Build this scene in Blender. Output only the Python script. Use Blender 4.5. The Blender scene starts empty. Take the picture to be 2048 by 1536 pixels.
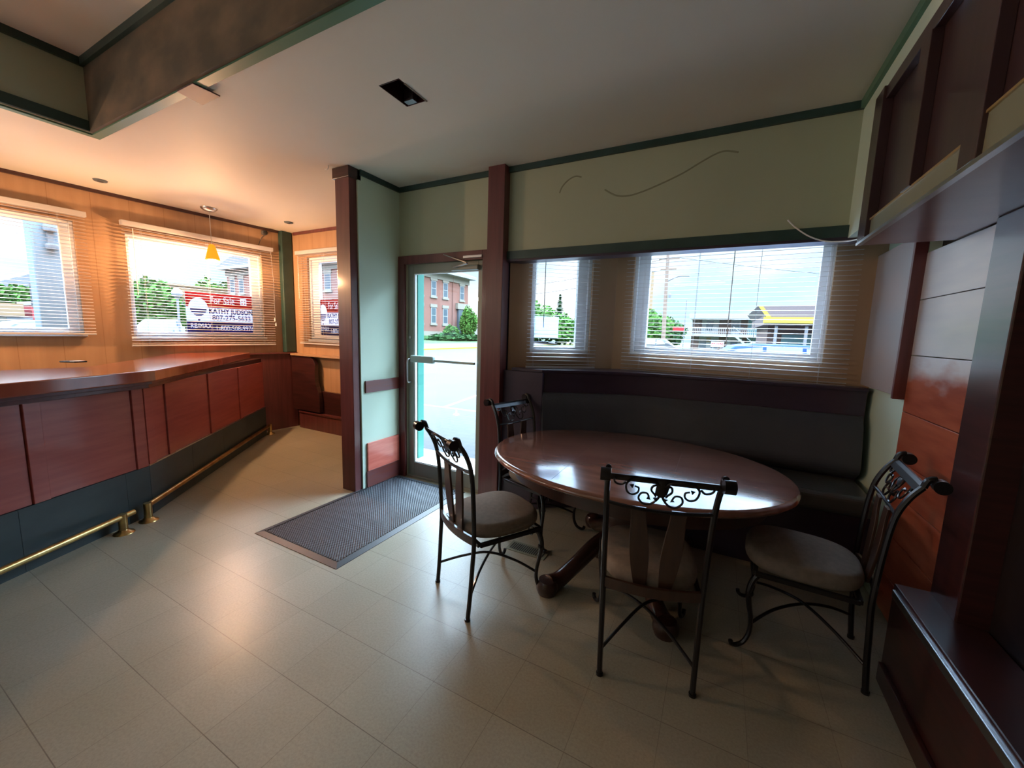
import bpy, math, random
from mathutils import Vector, Matrix
random.seed(7)
R = math.radians
S = bpy.context.scene
COL = S.collection

# ------------------------------------------------------------------ camera
cam_d = bpy.data.cameras.new('camera'); cam = bpy.data.objects.new('camera', cam_d); COL.objects.link(cam)
cam_d.sensor_width = 36.0; cam_d.lens = 36.0*789.93/2048; cam_d.clip_start = 0.02; cam_d.clip_end = 600
yaw, pitch, roll = -.48127629, .128816641, .0300143006
fw = Vector((math.sin(yaw)*math.cos(pitch), math.cos(yaw)*math.cos(pitch), -math.sin(pitch)))
rt = Vector((math.cos(yaw), -math.sin(yaw), 0)); up = rt.cross(fw)
r2 = rt*math.cos(roll)+up*math.sin(roll); u2 = -rt*math.sin(roll)+up*math.cos(roll)
m = Matrix((r2, u2, -fw)).transposed().to_4x4(); m.translation = (0, 0, 1.545)
cam.matrix_world = m
S.camera = cam

# ------------------------------------------------------------------ view, world, lamps
S.view_settings.view_transform = 'Standard'; S.view_settings.look = 'None'
S.view_settings.gamma = 1.0; S.view_settings.use_curve_mapping = False
S.view_settings.exposure = 1.2

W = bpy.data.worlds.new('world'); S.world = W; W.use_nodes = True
nt = W.node_tree; nt.nodes.clear()
def N(t, **k):
    n = nt.nodes.new(t)
    for a, b in k.items(): setattr(n, a, b)
    return n
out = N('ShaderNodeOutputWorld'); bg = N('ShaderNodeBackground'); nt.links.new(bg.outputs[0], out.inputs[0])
tc = N('ShaderNodeTexCoord'); sep = N('ShaderNodeSeparateXYZ'); nt.links.new(tc.outputs['Generated'], sep.inputs[0])
mp = N('ShaderNodeMapping'); mp.inputs['Scale'].default_value = (1.2, 1.2, 3.2); nt.links.new(tc.outputs['Generated'], mp.inputs[0])
nz = N('ShaderNodeTexNoise'); nz.inputs['Scale'].default_value = 2.2; nz.inputs['Detail'].default_value = 5; nt.links.new(mp.outputs[0], nz.inputs[0])
cr = N('ShaderNodeValToRGB'); nt.links.new(nz.outputs[0], cr.inputs[0])
cr.color_ramp.elements[0].position = .42; cr.color_ramp.elements[0].color = (.56, .78, .95, 1)
cr.color_ramp.elements[1].position = .60; cr.color_ramp.elements[1].color = (.95, .99, 1.02, 1)
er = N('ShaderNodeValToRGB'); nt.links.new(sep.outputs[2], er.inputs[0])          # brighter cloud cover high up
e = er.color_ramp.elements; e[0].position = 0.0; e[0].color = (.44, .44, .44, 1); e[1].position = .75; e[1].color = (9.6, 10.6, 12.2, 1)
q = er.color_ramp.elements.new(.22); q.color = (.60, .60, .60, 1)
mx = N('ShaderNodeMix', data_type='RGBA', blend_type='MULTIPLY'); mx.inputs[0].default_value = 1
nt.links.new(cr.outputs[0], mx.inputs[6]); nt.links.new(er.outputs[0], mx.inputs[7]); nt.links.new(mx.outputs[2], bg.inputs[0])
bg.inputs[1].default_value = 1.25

# ------------------------------------------------------------------ helpers
class MB:
    def __init__(s): s.v = []; s.f = []
    def add(s, vs, fs):
        n = len(s.v); s.v += [tuple(p) for p in vs]; s.f += [tuple(i+n for i in f) for f in fs]; return s
    def box(s, x0, x1, y0, y1, z0, z1):
        return s.add([(x, y, z) for z in (z0, z1) for y in (y0, y1) for x in (x0, x1)],
                     [(0, 2, 3, 1), (4, 5, 7, 6), (0, 1, 5, 4), (2, 6, 7, 3), (0, 4, 6, 2), (1, 3, 7, 5)])
    def beam(s, p, q, w, h, up=(0, 0, 1)):
        p = Vector(p); q = Vector(q); d = (q-p).normalized(); u = Vector(up)
        sd = d.cross(u).normalized()*w/2; u = sd.cross(d).normalized()*h/2
        vs = [a+b*sd+c*u for a in (p, q) for c in (-1, 1) for b in (-1, 1)]
        return s.add(vs, [(0, 2, 3, 1), (4, 5, 7, 6), (0, 1, 5, 4), (2, 6, 7, 3), (0, 4, 6, 2), (1, 3, 7, 5)])
    def prism(s, poly, z0, z1):
        n = len(poly)
        return s.add([(x, y, z0) for x, y in poly]+[(x, y, z1) for x, y in poly],
                     [tuple(range(n))[::-1], tuple(range(n, 2*n))]+[(i, (i+1) % n, n+(i+1) % n, n+i) for i in range(n)])
    def prism_f(s, poly, t0, t1, fn):
        n = len(poly)
        return s.add([fn(a, b, t0) for a, b in poly]+[fn(a, b, t1) for a, b in poly],
                     [tuple(range(n))[::-1], tuple(range(n, 2*n))]+[(i, (i+1) % n, n+(i+1) % n, n+i) for i in range(n)])
    def tube(s, pts, r, n=8, caps=True):
        pts = [Vector(p) for p in pts]
        rs = r if isinstance(r, (list, tuple)) else [r]*len(pts)
        vs = []; k = len(pts); nrm = None
        for i, p in enumerate(pts):
            d = (pts[min(i+1, k-1)]-pts[max(i-1, 0)]).normalized()
            if nrm is None: nrm = d.orthogonal().normalized()
            nrm = (nrm-d*nrm.dot(d)).normalized(); b = d.cross(nrm)
            for j in range(n):
                a = 2*math.pi*j/n; vs.append(p+(nrm*math.cos(a)+b*math.sin(a))*rs[i])
        fs = [(i*n+j, i*n+(j+1) % n, (i+1)*n+(j+1) % n, (i+1)*n+j) for i in range(k-1) for j in range(n)]
        if caps: fs += [tuple(range(n))[::-1], tuple(range((k-1)*n, k*n))]
        return s.add(vs, fs)
    def lathe(s, prof, c=(0, 0, 0), n=24, caps=True, sy=1.0):
        vs = []; k = len(prof)
        for r, z in prof:
            for j in range(n):
                a = 2*math.pi*j/n; vs.append((c[0]+r*math.cos(a), c[1]+r*sy*math.sin(a), c[2]+z))
        fs = [(i*n+j, i*n+(j+1) % n, (i+1)*n+(j+1) % n, (i+1)*n+j) for i in range(k-1) for j in range(n)]
        if caps: fs += [tuple(range(n))[::-1], tuple(range((k-1)*n, k*n))]
        return s.add(vs, fs)
    def cyl(s, p, q, r, n=16): return s.tube([p, q], r, n)
    def grid(s, fn, nu, nv, closed_u=False):
        vs = [fn(i/nu, j/nv) for j in range(nv+1) for i in range(nu+(0 if closed_u else 1))]
        w = nu+(0 if closed_u else 1)
        fs = [(j*w+i, j*w+(i+1) % w, (j+1)*w+(i+1) % w, (j+1)*w+i) for j in range(nv) for i in range(nu)]
        return s.add(vs, fs)
    def build(s, name, mat, parent=None, smooth=False, bevel=0, loc=None, seg=2):
        me = bpy.data.meshes.new(name); me.from_pydata(s.v, [], s.f); me.update()
        o = bpy.data.objects.new(name, me); COL.objects.link(o)
        if mat: me.materials.append(mat)
        if parent: o.parent = parent
        if loc: o.location = loc
        if smooth:
            for p in me.polygons: p.use_smooth = True
            try: me.set_sharp_from_angle(angle=R(42))
            except Exception: pass
        if bevel:
            b = o.modifiers.new('bevel', 'BEVEL'); b.width = bevel; b.segments = seg; b.limit_method = 'ANGLE'; b.angle_limit = R(40)
        return o
def tag(o, label=None, cat=None, group=None, kind=None):
    if label: o['label'] = label
    if cat: o['category'] = cat
    if group: o['group'] = group
    if kind: o['kind'] = kind
    return o
def empty(name, loc=(0, 0, 0), rz=0, **k):
    o = bpy.data.objects.new(name, None); COL.objects.link(o); o.location = loc; o.rotation_euler = (0, 0, rz)
    o.empty_display_size = .1
    return tag(o, **k)
def smooth_pts(P, n=6):
    P = [Vector(p) for p in P]; out = []
    for i in range(len(P)-1):
        a = P[max(i-1, 0)]; b = P[i]; c = P[i+1]; d = P[min(i+2, len(P)-1)]
        for j in range(n):
            t = j/n
            out.append(.5*((2*b)+(c-a)*t+(2*a-5*b+4*c-d)*t*t+(3*b-a-3*c+d)*t**3))
    out.append(P[-1]); return out
def copy_tree(o, parent=None):
    c = o.copy(); COL.objects.link(c)
    if parent: c.parent = parent; c.matrix_parent_inverse = o.matrix_parent_inverse
    for ch in list(o.children): copy_tree(ch, c)
    return c

# ------------------------------------------------------------------ materials
def mat(name, col, rough=.5, metal=0, coat=0, noise=None, col2=None, nscale=(8, 8, 8), bump=0, bscale=None, spec=.5, emis=None, ramp=(.35, .65), coord='Object', detail=4):
    M = bpy.data.materials.new(name); M.use_nodes = True; t = M.node_tree; b = t.nodes['Principled BSDF']
    b.inputs['Base Color'].default_value = (*col, 1); b.inputs['Roughness'].default_value = rough; b.inputs['Metallic'].default_value = metal
    b.inputs['Coat Weight'].default_value = coat; b.inputs['Coat Roughness'].default_value = .12
    b.inputs['Specular IOR Level'].default_value = spec
    if emis: b.inputs['Emission Color'].default_value = (*emis[:3], 1); b.inputs['Emission Strength'].default_value = emis[3]
    if col2 or bump:
        tc = t.nodes.new('ShaderNodeTexCoord'); mp = t.nodes.new('ShaderNodeMapping'); mp.inputs['Scale'].default_value = nscale
        t.links.new(tc.outputs[coord], mp.inputs[0])
        nz = t.nodes.new('ShaderNodeTexNoise'); nz.inputs['Scale'].default_value = 1; nz.inputs['Detail'].default_value = detail
        t.links.new(mp.outputs[0], nz.inputs[0])
        if col2:
            r = t.nodes.new('ShaderNodeValToRGB'); t.links.new(nz.outputs[0], r.inputs[0])
            r.color_ramp.elements[0].position = ramp[0]; r.color_ramp.elements[0].color = (*col, 1)
            r.color_ramp.elements[1].position = ramp[1]; r.color_ramp.elements[1].color = (*col2, 1)
            t.links.new(r.outputs[0], b.inputs['Base Color'])
        if bump:
            if bscale:
                nz2 = t.nodes.new('ShaderNodeTexNoise'); nz2.inputs['Scale'].default_value = bscale; nz2.inputs['Detail'].default_value = 3
                t.links.new(tc.outputs[coord], nz2.inputs[0]); src = nz2
            else: src = nz
            bp = t.nodes.new('ShaderNodeBump'); bp.inputs['Strength'].default_value = bump; bp.inputs['Distance'].default_value = .01
            t.links.new(src.outputs[0], bp.inputs['Height']); t.links.new(bp.outputs[0], b.inputs['Normal'])
    return M
def glass(name, tint=(1, 1, 1), refl=1.45):
    M = bpy.data.materials.new(name); M.use_nodes = True; t = M.node_tree; t.nodes.clear()
    o = t.nodes.new('ShaderNodeOutputMaterial'); mx = t.nodes.new('ShaderNodeMixShader'); tr = t.nodes.new('ShaderNodeBsdfTransparent'); gl = t.nodes.new('ShaderNodeBsdfGlossy')
    gl.inputs['Roughness'].default_value = .02
    ge = t.nodes.new('ShaderNodeNewGeometry'); dp = t.nodes.new('ShaderNodeVectorMath'); dp.operation = 'DOT_PRODUCT'
    t.links.new(ge.outputs['Incoming'], dp.inputs[0]); t.links.new(ge.outputs['Normal'], dp.inputs[1])
    def mn(op, a, b=None):
        n = t.nodes.new('ShaderNodeMath'); n.operation = op
        for i, x in enumerate((a, b)):
            if isinstance(x, (int, float)): n.inputs[i].default_value = x
            elif x is not None: t.links.new(x, n.inputs[i])
        return n.outputs[0]
    sch = mn('ADD', mn('MULTIPLY', mn('POWER', mn('SUBTRACT', 1, mn('ABSOLUTE', dp.outputs['Value'])), 5), .92), .035)
    tr.inputs[0].default_value = (*tint, 1)
    t.links.new(sch, mx.inputs[0]); t.links.new(tr.outputs[0], mx.inputs[1]); t.links.new(gl.outputs[0], mx.inputs[2]); t.links.new(mx.outputs[0], o.inputs[0])
    return M

def translucent(Mx, col, f):
    t = Mx.node_tree; b = t.nodes['Principled BSDF']; o = [n for n in t.nodes if n.type == 'OUTPUT_MATERIAL'][0]
    tr = t.nodes.new('ShaderNodeBsdfTranslucent'); tr.inputs[0].default_value = (*col, 1); mx = t.nodes.new('ShaderNodeMixShader'); mx.inputs[0].default_value = f
    t.links.new(b.outputs[0], mx.inputs[1]); t.links.new(tr.outputs[0], mx.inputs[2]); t.links.new(mx.outputs[0], o.inputs[0]); return Mx
M = {}
M['mahog'] = mat('mahogany', (.105, .028, .030), .36, coat=.25, col2=(.15, .042, .042), nscale=(26, 26, 1.6))
M['mahog_h'] = mat('mahogany_horizontal', (.15, .044, .046), .28, coat=.5, col2=(.17, .040, .026), nscale=(3, 3, 60))
M['mahog_dark'] = mat('dark_mahogany', (.035, .012, .012), .30, coat=.35, col2=(.06, .018, .018), nscale=(3, 3, 40))
M['red_panel'] = mat('red_stained_panel', (.36, .078, .068), .38, coat=.3, col2=(.43, .105, .088), nscale=(2, 2, 30))
M['red_board'] = mat('bright_red_board', (.66, .14, .10), .34, coat=.3, col2=(.76, .21, .15), nscale=(3, 3, 30))
M['bar_top'] = mat('bar_top_lacquer', (.36, .085, .045), .12, coat=.9, col2=(.43, .11, .06), nscale=(3, 18, 3))
M['kick'] = mat('kick_plate_slate', (.030, .050, .060), .45, col2=(.045, .070, .080), nscale=(3, 3, 6))
M['brass'] = mat('worn_brass', (.60, .44, .18), .30, metal=1, col2=(.30, .19, .09), nscale=(9, 9, 9), ramp=(.4, .75))
M['orange_wall'] = None
M['green_wall'] = mat('sage_paint', (.62, .77, .64), .55, col2=(.66, .80, .67), nscale=(1.5, 1.5, 1.5), bump=.05, bscale=120)
M['soffit'] = mat('olive_paint', (.42, .47, .34), .5, col2=(.46, .51, .37), nscale=(1.2, 1.2, 1.2), bump=.05, bscale=120)
M['tan_wall'] = mat('tan_paint', (.42, .27, .16), .5, col2=(.46, .30, .18), nscale=(2, 2, 2), bump=.04, bscale=90)
M['teal_trim'] = mat('dark_teal_trim', (.020, .055, .050), .4, col2=(.03, .07, .062), nscale=(6, 6, 6))
M['green_trim'] = mat('green_trim', (.09, .22, .14), .4)
M['ceiling'] = mat('ceiling_paint', (.72, .70, .61), .62, col2=(.76, .74, .66), nscale=(.8, .8, .8), bump=.06, bscale=160)
M['tray'] = mat('tray_textured_brown', (.10, .085, .06), .7, col2=(.24, .17, .11), nscale=(3, 3, 5), ramp=(.4, .75), detail=8)
M['white'] = mat('white_vinyl', (.80, .82, .84), .35)
M['blind'] = mat('blind_slat_white', (.57, .555, .56), .4)
M['alu'] = mat('door_aluminium_bronze', (.30, .33, .29), .4, metal=.15)
M['steel'] = mat('brushed_steel', (.55, .56, .58), .28, metal=1)
M['iron'] = mat('dark_iron', (.018, .017, .020), .30, metal=.55, coat=.3)
M['taupe'] = mat('taupe_microfibre', (.20, .165, .135), .85, col2=(.235, .195, .16), nscale=(40, 40, 40), bump=.1)
M['chair_wood'] = mat('chair_walnut', (.040, .018, .012), .3, coat=.4, col2=(.06, .027, .017), nscale=(30, 30, 4))
M['table'] = mat('table_cherry', (.20, .085, .060), .15, coat=.9, col2=(.28, .12, .085), nscale=(3, 22, 3), coord='Object')
M['table_dark'] = mat('table_dark_base', (.030, .012, .009), .3, coat=.4, col2=(.05, .018, .012), nscale=(5, 5, 20))
M['vinyl'] = mat('slate_vinyl', (.045, .050, .066), .36, col2=(.055, .060, .078), nscale=(4, 4, 4), bump=.15, bscale=60)
M['vinyl_seat'] = mat('charcoal_vinyl', (.085, .092, .095), .33, bump=.15, bscale=60)
M['aubergine'] = mat('aubergine_paint', (.034, .022, .046), .38, coat=.2, col2=(.042, .027, .054), nscale=(3, 3, 12))
M['rubber'] = None
M['grey_panel'] = mat('pale_grey_board', (.34, .33, .34), .4, col2=(.42, .33, .30), nscale=(1.5, 1.5, 2.5))
M['cab'] = mat('cabinet_aubergine', (.046, .024, .028), .33, coat=.3, col2=(.06, .03, .034), nscale=(2, 30, 2))
M['cab_under'] = mat('cabinet_underside', (.24, .13, .13), .30, coat=.3, col2=(.28, .16, .15), nscale=(1, 6, 1))
M['olive_board'] = mat('pale_olive_valance', (.22, .23, .16), .4)
M['gold'] = mat('gold_edge', (.55, .38, .16), .35, metal=.6)
M['plate'] = mat('mauve_plate', (.13, .065, .075), .5)
M['night'] = mat('near_black_panelling', (.010, .006, .008), .45)
M['black'] = mat('matte_black', (.012, .012, .013), .6)
M['push'] = mat('push_bar_grey_green', (.42, .56, .56), .4)
M['glass'] = glass('window_glass', (.97, .99, 1.0))
M['door_glass'] = glass('door_glass', (.96, .99, .98))
M['green_post'] = mat('teal_post', (.05, .24, .20), .4)
# exterior
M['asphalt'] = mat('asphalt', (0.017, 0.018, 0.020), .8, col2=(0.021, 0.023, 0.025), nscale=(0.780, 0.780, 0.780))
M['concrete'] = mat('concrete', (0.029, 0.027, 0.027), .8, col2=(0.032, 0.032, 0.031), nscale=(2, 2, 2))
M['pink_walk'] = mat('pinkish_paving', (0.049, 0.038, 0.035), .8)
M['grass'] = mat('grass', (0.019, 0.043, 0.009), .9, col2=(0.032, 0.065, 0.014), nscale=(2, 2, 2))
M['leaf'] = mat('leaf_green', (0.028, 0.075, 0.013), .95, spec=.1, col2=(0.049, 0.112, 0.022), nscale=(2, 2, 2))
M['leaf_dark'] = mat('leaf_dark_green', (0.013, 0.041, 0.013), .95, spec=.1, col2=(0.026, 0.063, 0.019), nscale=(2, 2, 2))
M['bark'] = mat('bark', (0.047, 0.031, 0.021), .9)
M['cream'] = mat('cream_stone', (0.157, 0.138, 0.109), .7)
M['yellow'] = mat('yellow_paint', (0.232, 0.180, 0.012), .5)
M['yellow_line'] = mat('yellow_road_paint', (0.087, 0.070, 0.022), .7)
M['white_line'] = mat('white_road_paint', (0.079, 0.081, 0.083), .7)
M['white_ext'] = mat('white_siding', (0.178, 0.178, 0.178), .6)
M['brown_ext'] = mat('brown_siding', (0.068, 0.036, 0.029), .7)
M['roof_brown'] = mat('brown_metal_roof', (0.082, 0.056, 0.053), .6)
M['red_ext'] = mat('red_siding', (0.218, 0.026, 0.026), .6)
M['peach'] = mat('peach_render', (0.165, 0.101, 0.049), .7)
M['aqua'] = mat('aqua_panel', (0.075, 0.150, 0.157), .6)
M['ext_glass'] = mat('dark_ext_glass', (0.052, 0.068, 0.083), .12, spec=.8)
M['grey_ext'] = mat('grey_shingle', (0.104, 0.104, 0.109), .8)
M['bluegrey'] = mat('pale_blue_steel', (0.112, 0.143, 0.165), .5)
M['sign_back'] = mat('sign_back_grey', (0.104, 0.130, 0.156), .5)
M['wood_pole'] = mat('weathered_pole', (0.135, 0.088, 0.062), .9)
M['red_sign'] = mat('sign_red', (.55, .035, .04), .45)
M['blue_sign'] = mat('sign_navy', (.030, .035, .20), .45)
M['white_sign'] = mat('sign_white', (.58, .58, .62), .45)
translucent(M['sign_back'], (.62, .74, .85), .9); translucent(M['red_sign'], (.75, .06, .07), .55); translucent(M['blue_sign'], (.06, .06, .35), .5); translucent(M['white_sign'], (.75, .75, .80), .55); translucent(M['blind'], (.6, .6, .62), .06)
M['tyre'] = mat('tyre', (.02, .02, .02), .8)
M['amber'] = mat('amber_lens', (.8, .25, .02), .3, emis=(1, .35, .03, 2.0))
M['shade'] = mat('amber_glass_shade', (.40, .10, .0), .25, emis=(1.0, .30, .01, .55))

def panel_mat():      # vertical board panelling, warm pine
    Mx = mat('pine_panelling', (.40, .24, .135), .5, coat=.05, col2=(.45, .28, .16), nscale=(14, 14, 1.2))
    t = Mx.node_tree; b = t.nodes['Principled BSDF']
    tc = t.nodes.new('ShaderNodeTexCoord'); sp = t.nodes.new('ShaderNodeSeparateXYZ'); t.links.new(tc.outputs['Object'], sp.inputs[0])
    md = t.nodes.new('ShaderNodeMath'); md.operation = 'MODULO'; md.inputs[1].default_value = .305
    ad = t.nodes.new('ShaderNodeMath'); ad.operation = 'ADD'; ad.inputs[1].default_value = 30.5
    t.links.new(sp.outputs[0], ad.inputs[0]); t.links.new(ad.outputs[0], md.inputs[0])
    lt = t.nodes.new('ShaderNodeMath'); lt.operation = 'LESS_THAN'; lt.inputs[1].default_value = .006; t.links.new(md.outputs[0], lt.inputs[0])
    mx = t.nodes.new('ShaderNodeMix'); mx.data_type = 'RGBA'; old = b.inputs['Base Color'].links[0].from_socket
    t.links.new(lt.outputs[0], mx.inputs[0]); t.links.new(old, mx.inputs[6]); mx.inputs[7].default_value = (.33, .185, .095, 1)
    t.links.new(mx.outputs[2], b.inputs['Base Color']); return Mx
M['orange_wall'] = panel_mat()

def math_n(t, op, a, b=None):
    n = t.nodes.new('ShaderNodeMath'); n.operation = op
    for i, x in enumerate((a, b)):
        if x is None: continue
        if isinstance(x, (int, float)): n.inputs[i].default_value = x
        else: t.links.new(x, n.inputs[i])
    return n.outputs[0]
def floor_mat():
    Mx = mat('vinyl_tile_floor', (.40, .36, .27), .36)
    t = Mx.node_tree; b = t.nodes['Principled BSDF']
    tc = t.nodes.new('ShaderNodeTexCoord'); sp = t.nodes.new('ShaderNodeSeparateXYZ'); t.links.new(tc.outputs['Object'], sp.inputs[0])
    T = .3048
    fx = math_n(t, 'ADD', sp.outputs[0], 2.218+T*60); fy = math_n(t, 'ADD', sp.outputs[1], -1.246+T*60)
    mxx = math_n(t, 'MODULO', fx, T); myy = math_n(t, 'MODULO', fy, T)
    ix = math_n(t, 'FLOOR', math_n(t, 'DIVIDE', fx, T)); iy = math_n(t, 'FLOOR', math_n(t, 'DIVIDE', fy, T))
    cb = t.nodes.new('ShaderNodeCombineXYZ'); t.links.new(ix, cb.inputs[0]); t.links.new(iy, cb.inputs[1])
    wn = t.nodes.new('ShaderNodeTexWhiteNoise'); wn.noise_dimensions = '2D'; t.links.new(cb.outputs[0], wn.inputs['Vector'])
    sp1 = t.nodes.new('ShaderNodeTexNoise'); sp1.inputs['Scale'].default_value = 95; sp1.inputs['Detail'].default_value = 5; sp1.inputs['Roughness'].default_value = .7; t.links.new(tc.outputs['Object'], sp1.inputs[0])
    big = t.nodes.new('ShaderNodeTexNoise'); big.inputs['Scale'].default_value = 1.3; big.inputs['Detail'].default_value = 4; t.links.new(tc.outputs['Object'], big.inputs[0])
    r = t.nodes.new('ShaderNodeValToRGB'); t.links.new(sp1.outputs[0], r.inputs[0])
    r.color_ramp.elements[0].position = .36; r.color_ramp.elements[0].color = (.365, .345, .27, 1); r.color_ramp.elements[1].position = .60; r.color_ramp.elements[1].color = (.435, .415, .33, 1)
    mb = t.nodes.new('ShaderNodeMix'); mb.data_type = 'RGBA'; mb.blend_type = 'MULTIPLY'; mb.inputs[0].default_value = 1
    rb = t.nodes.new('ShaderNodeValToRGB'); t.links.new(big.outputs[0], rb.inputs[0]); rb.color_ramp.elements[0].position = .3; rb.color_ramp.elements[0].color = (.84, .85, .80, 1); rb.color_ramp.elements[1].position = .6; rb.color_ramp.elements[1].color = (1, 1, 1, 1)
    t.links.new(r.outputs[0], mb.inputs[6]); t.links.new(rb.outputs[0], mb.inputs[7])
    vt = math_n(t, 'ADD', math_n(t, 'MULTIPLY', wn.outputs['Value'], .07), .95)
    vv = t.nodes.new('ShaderNodeVectorMath'); vv.operation = 'SCALE'; t.links.new(mb.outputs[2], vv.inputs[0]); t.links.new(vt, vv.inputs['Scale'])
    # seams: thin dark joints, some grubbier than others
    sx = math_n(t, 'LESS_THAN', mxx, .0022); sy = math_n(t, 'LESS_THAN', myy, .0032)
    sn = t.nodes.new('ShaderNodeTexNoise'); sn.inputs['Scale'].default_value = 2.1; t.links.new(tc.outputs['Object'], sn.inputs[0])
    seam = math_n(t, 'MULTIPLY', math_n(t, 'MAXIMUM', math_n(t, 'MULTIPLY', sx, .75), sy), math_n(t, 'MULTIPLY', sn.outputs[0], 1.1))
    ms = t.nodes.new('ShaderNodeMix'); ms.data_type = 'RGBA'; t.links.new(seam, ms.inputs[0]); t.links.new(vv.outputs[0], ms.inputs[6]); ms.inputs[7].default_value = (.085, .07, .05, 1)
    # dark scuffs
    sc = t.nodes.new('ShaderNodeTexNoise'); sc.inputs['Scale'].default_value = 3.4; sc.inputs['Detail'].default_value = 6; sc.inputs['Roughness'].default_value = .65
    mp = t.nodes.new('ShaderNodeMapping'); mp.inputs['Location'].default_value = (3.1, 1.7, 0); t.links.new(tc.outputs['Object'], mp.inputs[0]); t.links.new(mp.outputs[0], sc.inputs[0])
    rs = t.nodes.new('ShaderNodeValToRGB'); t.links.new(sc.outputs[0], rs.inputs[0]); rs.color_ramp.elements[0].position = .60; rs.color_ramp.elements[0].color = (0, 0, 0, 1); rs.color_ramp.elements[1].position = .95; rs.color_ramp.elements[1].color = (.10, .10, .10, 1)
    m3 = t.nodes.new('ShaderNodeMix'); m3.data_type = 'RGBA'; t.links.new(rs.outputs[0], m3.inputs[0]); t.links.new(ms.outputs[2], m3.inputs[6]); m3.inputs[7].default_value = (.17, .165, .12, 1)
    t.links.new(m3.outputs[2], b.inputs['Base Color'])
    rr = math_n(t, 'ADD', math_n(t, 'MULTIPLY', big.outputs[0], .14), .26); t.links.new(rr, b.inputs['Roughness'])
    bp = t.nodes.new('ShaderNodeBump'); bp.inputs['Strength'].default_value = .12; bp.inputs['Distance'].default_value = .004
    n4 = t.nodes.new('ShaderNodeTexNoise'); n4.inputs['Scale'].default_value = 7; t.links.new(tc.outputs['Object'], n4.inputs[0]); t.links.new(n4.outputs[0], bp.inputs['Height'])
    t.links.new(bp.outputs[0], b.inputs['Normal'])
    return Mx
M['floor'] = floor_mat()
def plank_mat():      # pale upper boards, red lower down, ragged edge between
    Mx = mat('two_tone_planks', (.5, .5, .52), .33, coat=.3)
    t = Mx.node_tree; b = t.nodes['Principled BSDF']
    tc = t.nodes.new('ShaderNodeTexCoord'); sp = t.nodes.new('ShaderNodeSeparateXYZ'); t.links.new(tc.outputs['Object'], sp.inputs[0])
    mp = t.nodes.new('ShaderNodeMapping'); mp.inputs['Scale'].default_value = (3, 3, 9); t.links.new(tc.outputs['Object'], mp.inputs[0])
    nz = t.nodes.new('ShaderNodeTexNoise'); nz.inputs['Scale'].default_value = 1.0; nz.inputs['Detail'].default_value = 6; t.links.new(mp.outputs[0], nz.inputs[0])
    h = math_n(t, 'ADD', sp.outputs[2], math_n(t, 'MULTIPLY', math_n(t, 'SUBTRACT', nz.outputs[0], .5), .34))
    mr = t.nodes.new('ShaderNodeMapRange'); mr.inputs[1].default_value = 1.33; mr.inputs[2].default_value = 1.45; t.links.new(h, mr.inputs[0])
    n2 = t.nodes.new('ShaderNodeTexNoise'); n2.inputs['Scale'].default_value = 1.0; n2.inputs['Detail'].default_value = 5
    m2 = t.nodes.new('ShaderNodeMapping'); m2.inputs['Scale'].default_value = (2, 2.5, 18); t.links.new(tc.outputs['Object'], m2.inputs[0]); t.links.new(m2.outputs[0], n2.inputs[0])
    ra = t.nodes.new('ShaderNodeValToRGB'); t.links.new(n2.outputs[0], ra.inputs[0]); ra.color_ramp.elements[0].position = .35; ra.color_ramp.elements[0].color = (.33, .055, .022, 1); ra.color_ramp.elements[1].position = .68; ra.color_ramp.elements[1].color = (.50, .13, .06, 1)
    rb = t.nodes.new('ShaderNodeValToRGB'); t.links.new(n2.outputs[0], rb.inputs[0]); rb.color_ramp.elements[0].position = .3; rb.color_ramp.elements[0].color = (.62, .62, .66, 1); rb.color_ramp.elements[1].position = .8; rb.color_ramp.elements[1].color = (.72, .70, .70, 1)
    mx = t.nodes.new('ShaderNodeMix'); mx.data_type = 'RGBA'; t.links.new(mr.outputs[0], mx.inputs[0]); t.links.new(ra.outputs[0], mx.inputs[6]); t.links.new(rb.outputs[0], mx.inputs[7])
    t.links.new(mx.outputs[2], b.inputs['Base Color']); return Mx
M['plank'] = plank_mat()
def rubber_mat():
    Mx = mat('rubber_mat', (.022, .026, .034), .5, spec=.6)
    t = Mx.node_tree; b = t.nodes['Principled BSDF']
    tc = t.nodes.new('ShaderNodeTexCoord'); sp = t.nodes.new('ShaderNodeSeparateXYZ'); t.links.new(tc.outputs['Object'], sp.inputs[0])
    def w(s): return math_n(t, 'SINE', math_n(t, 'MULTIPLY', s, 2*math.pi/.022))
    h = math_n(t, 'MULTIPLY', w(sp.outputs[0]), w(sp.outputs[1]))
    r = t.nodes.new('ShaderNodeValToRGB'); t.links.new(h, r.inputs[0]); r.color_ramp.elements[0].position = .2; r.color_ramp.elements[0].color = (.022, .026, .034, 1); r.color_ramp.elements[1].position = .6; r.color_ramp.elements[1].color = (.075, .082, .098, 1)
    t.links.new(r.outputs[0], b.inputs['Base Color'])
    bp = t.nodes.new('ShaderNodeBump'); bp.inputs['Strength'].default_value = .7; bp.inputs['Distance'].default_value = .004; t.links.new(h, bp.inputs['Height']); t.links.new(bp.outputs[0], b.inputs['Normal'])
    return Mx
M['rubber'] = rubber_mat()
M['rubber_edge'] = mat('rubber_edge', (.040, .046, .058), .45)
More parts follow.
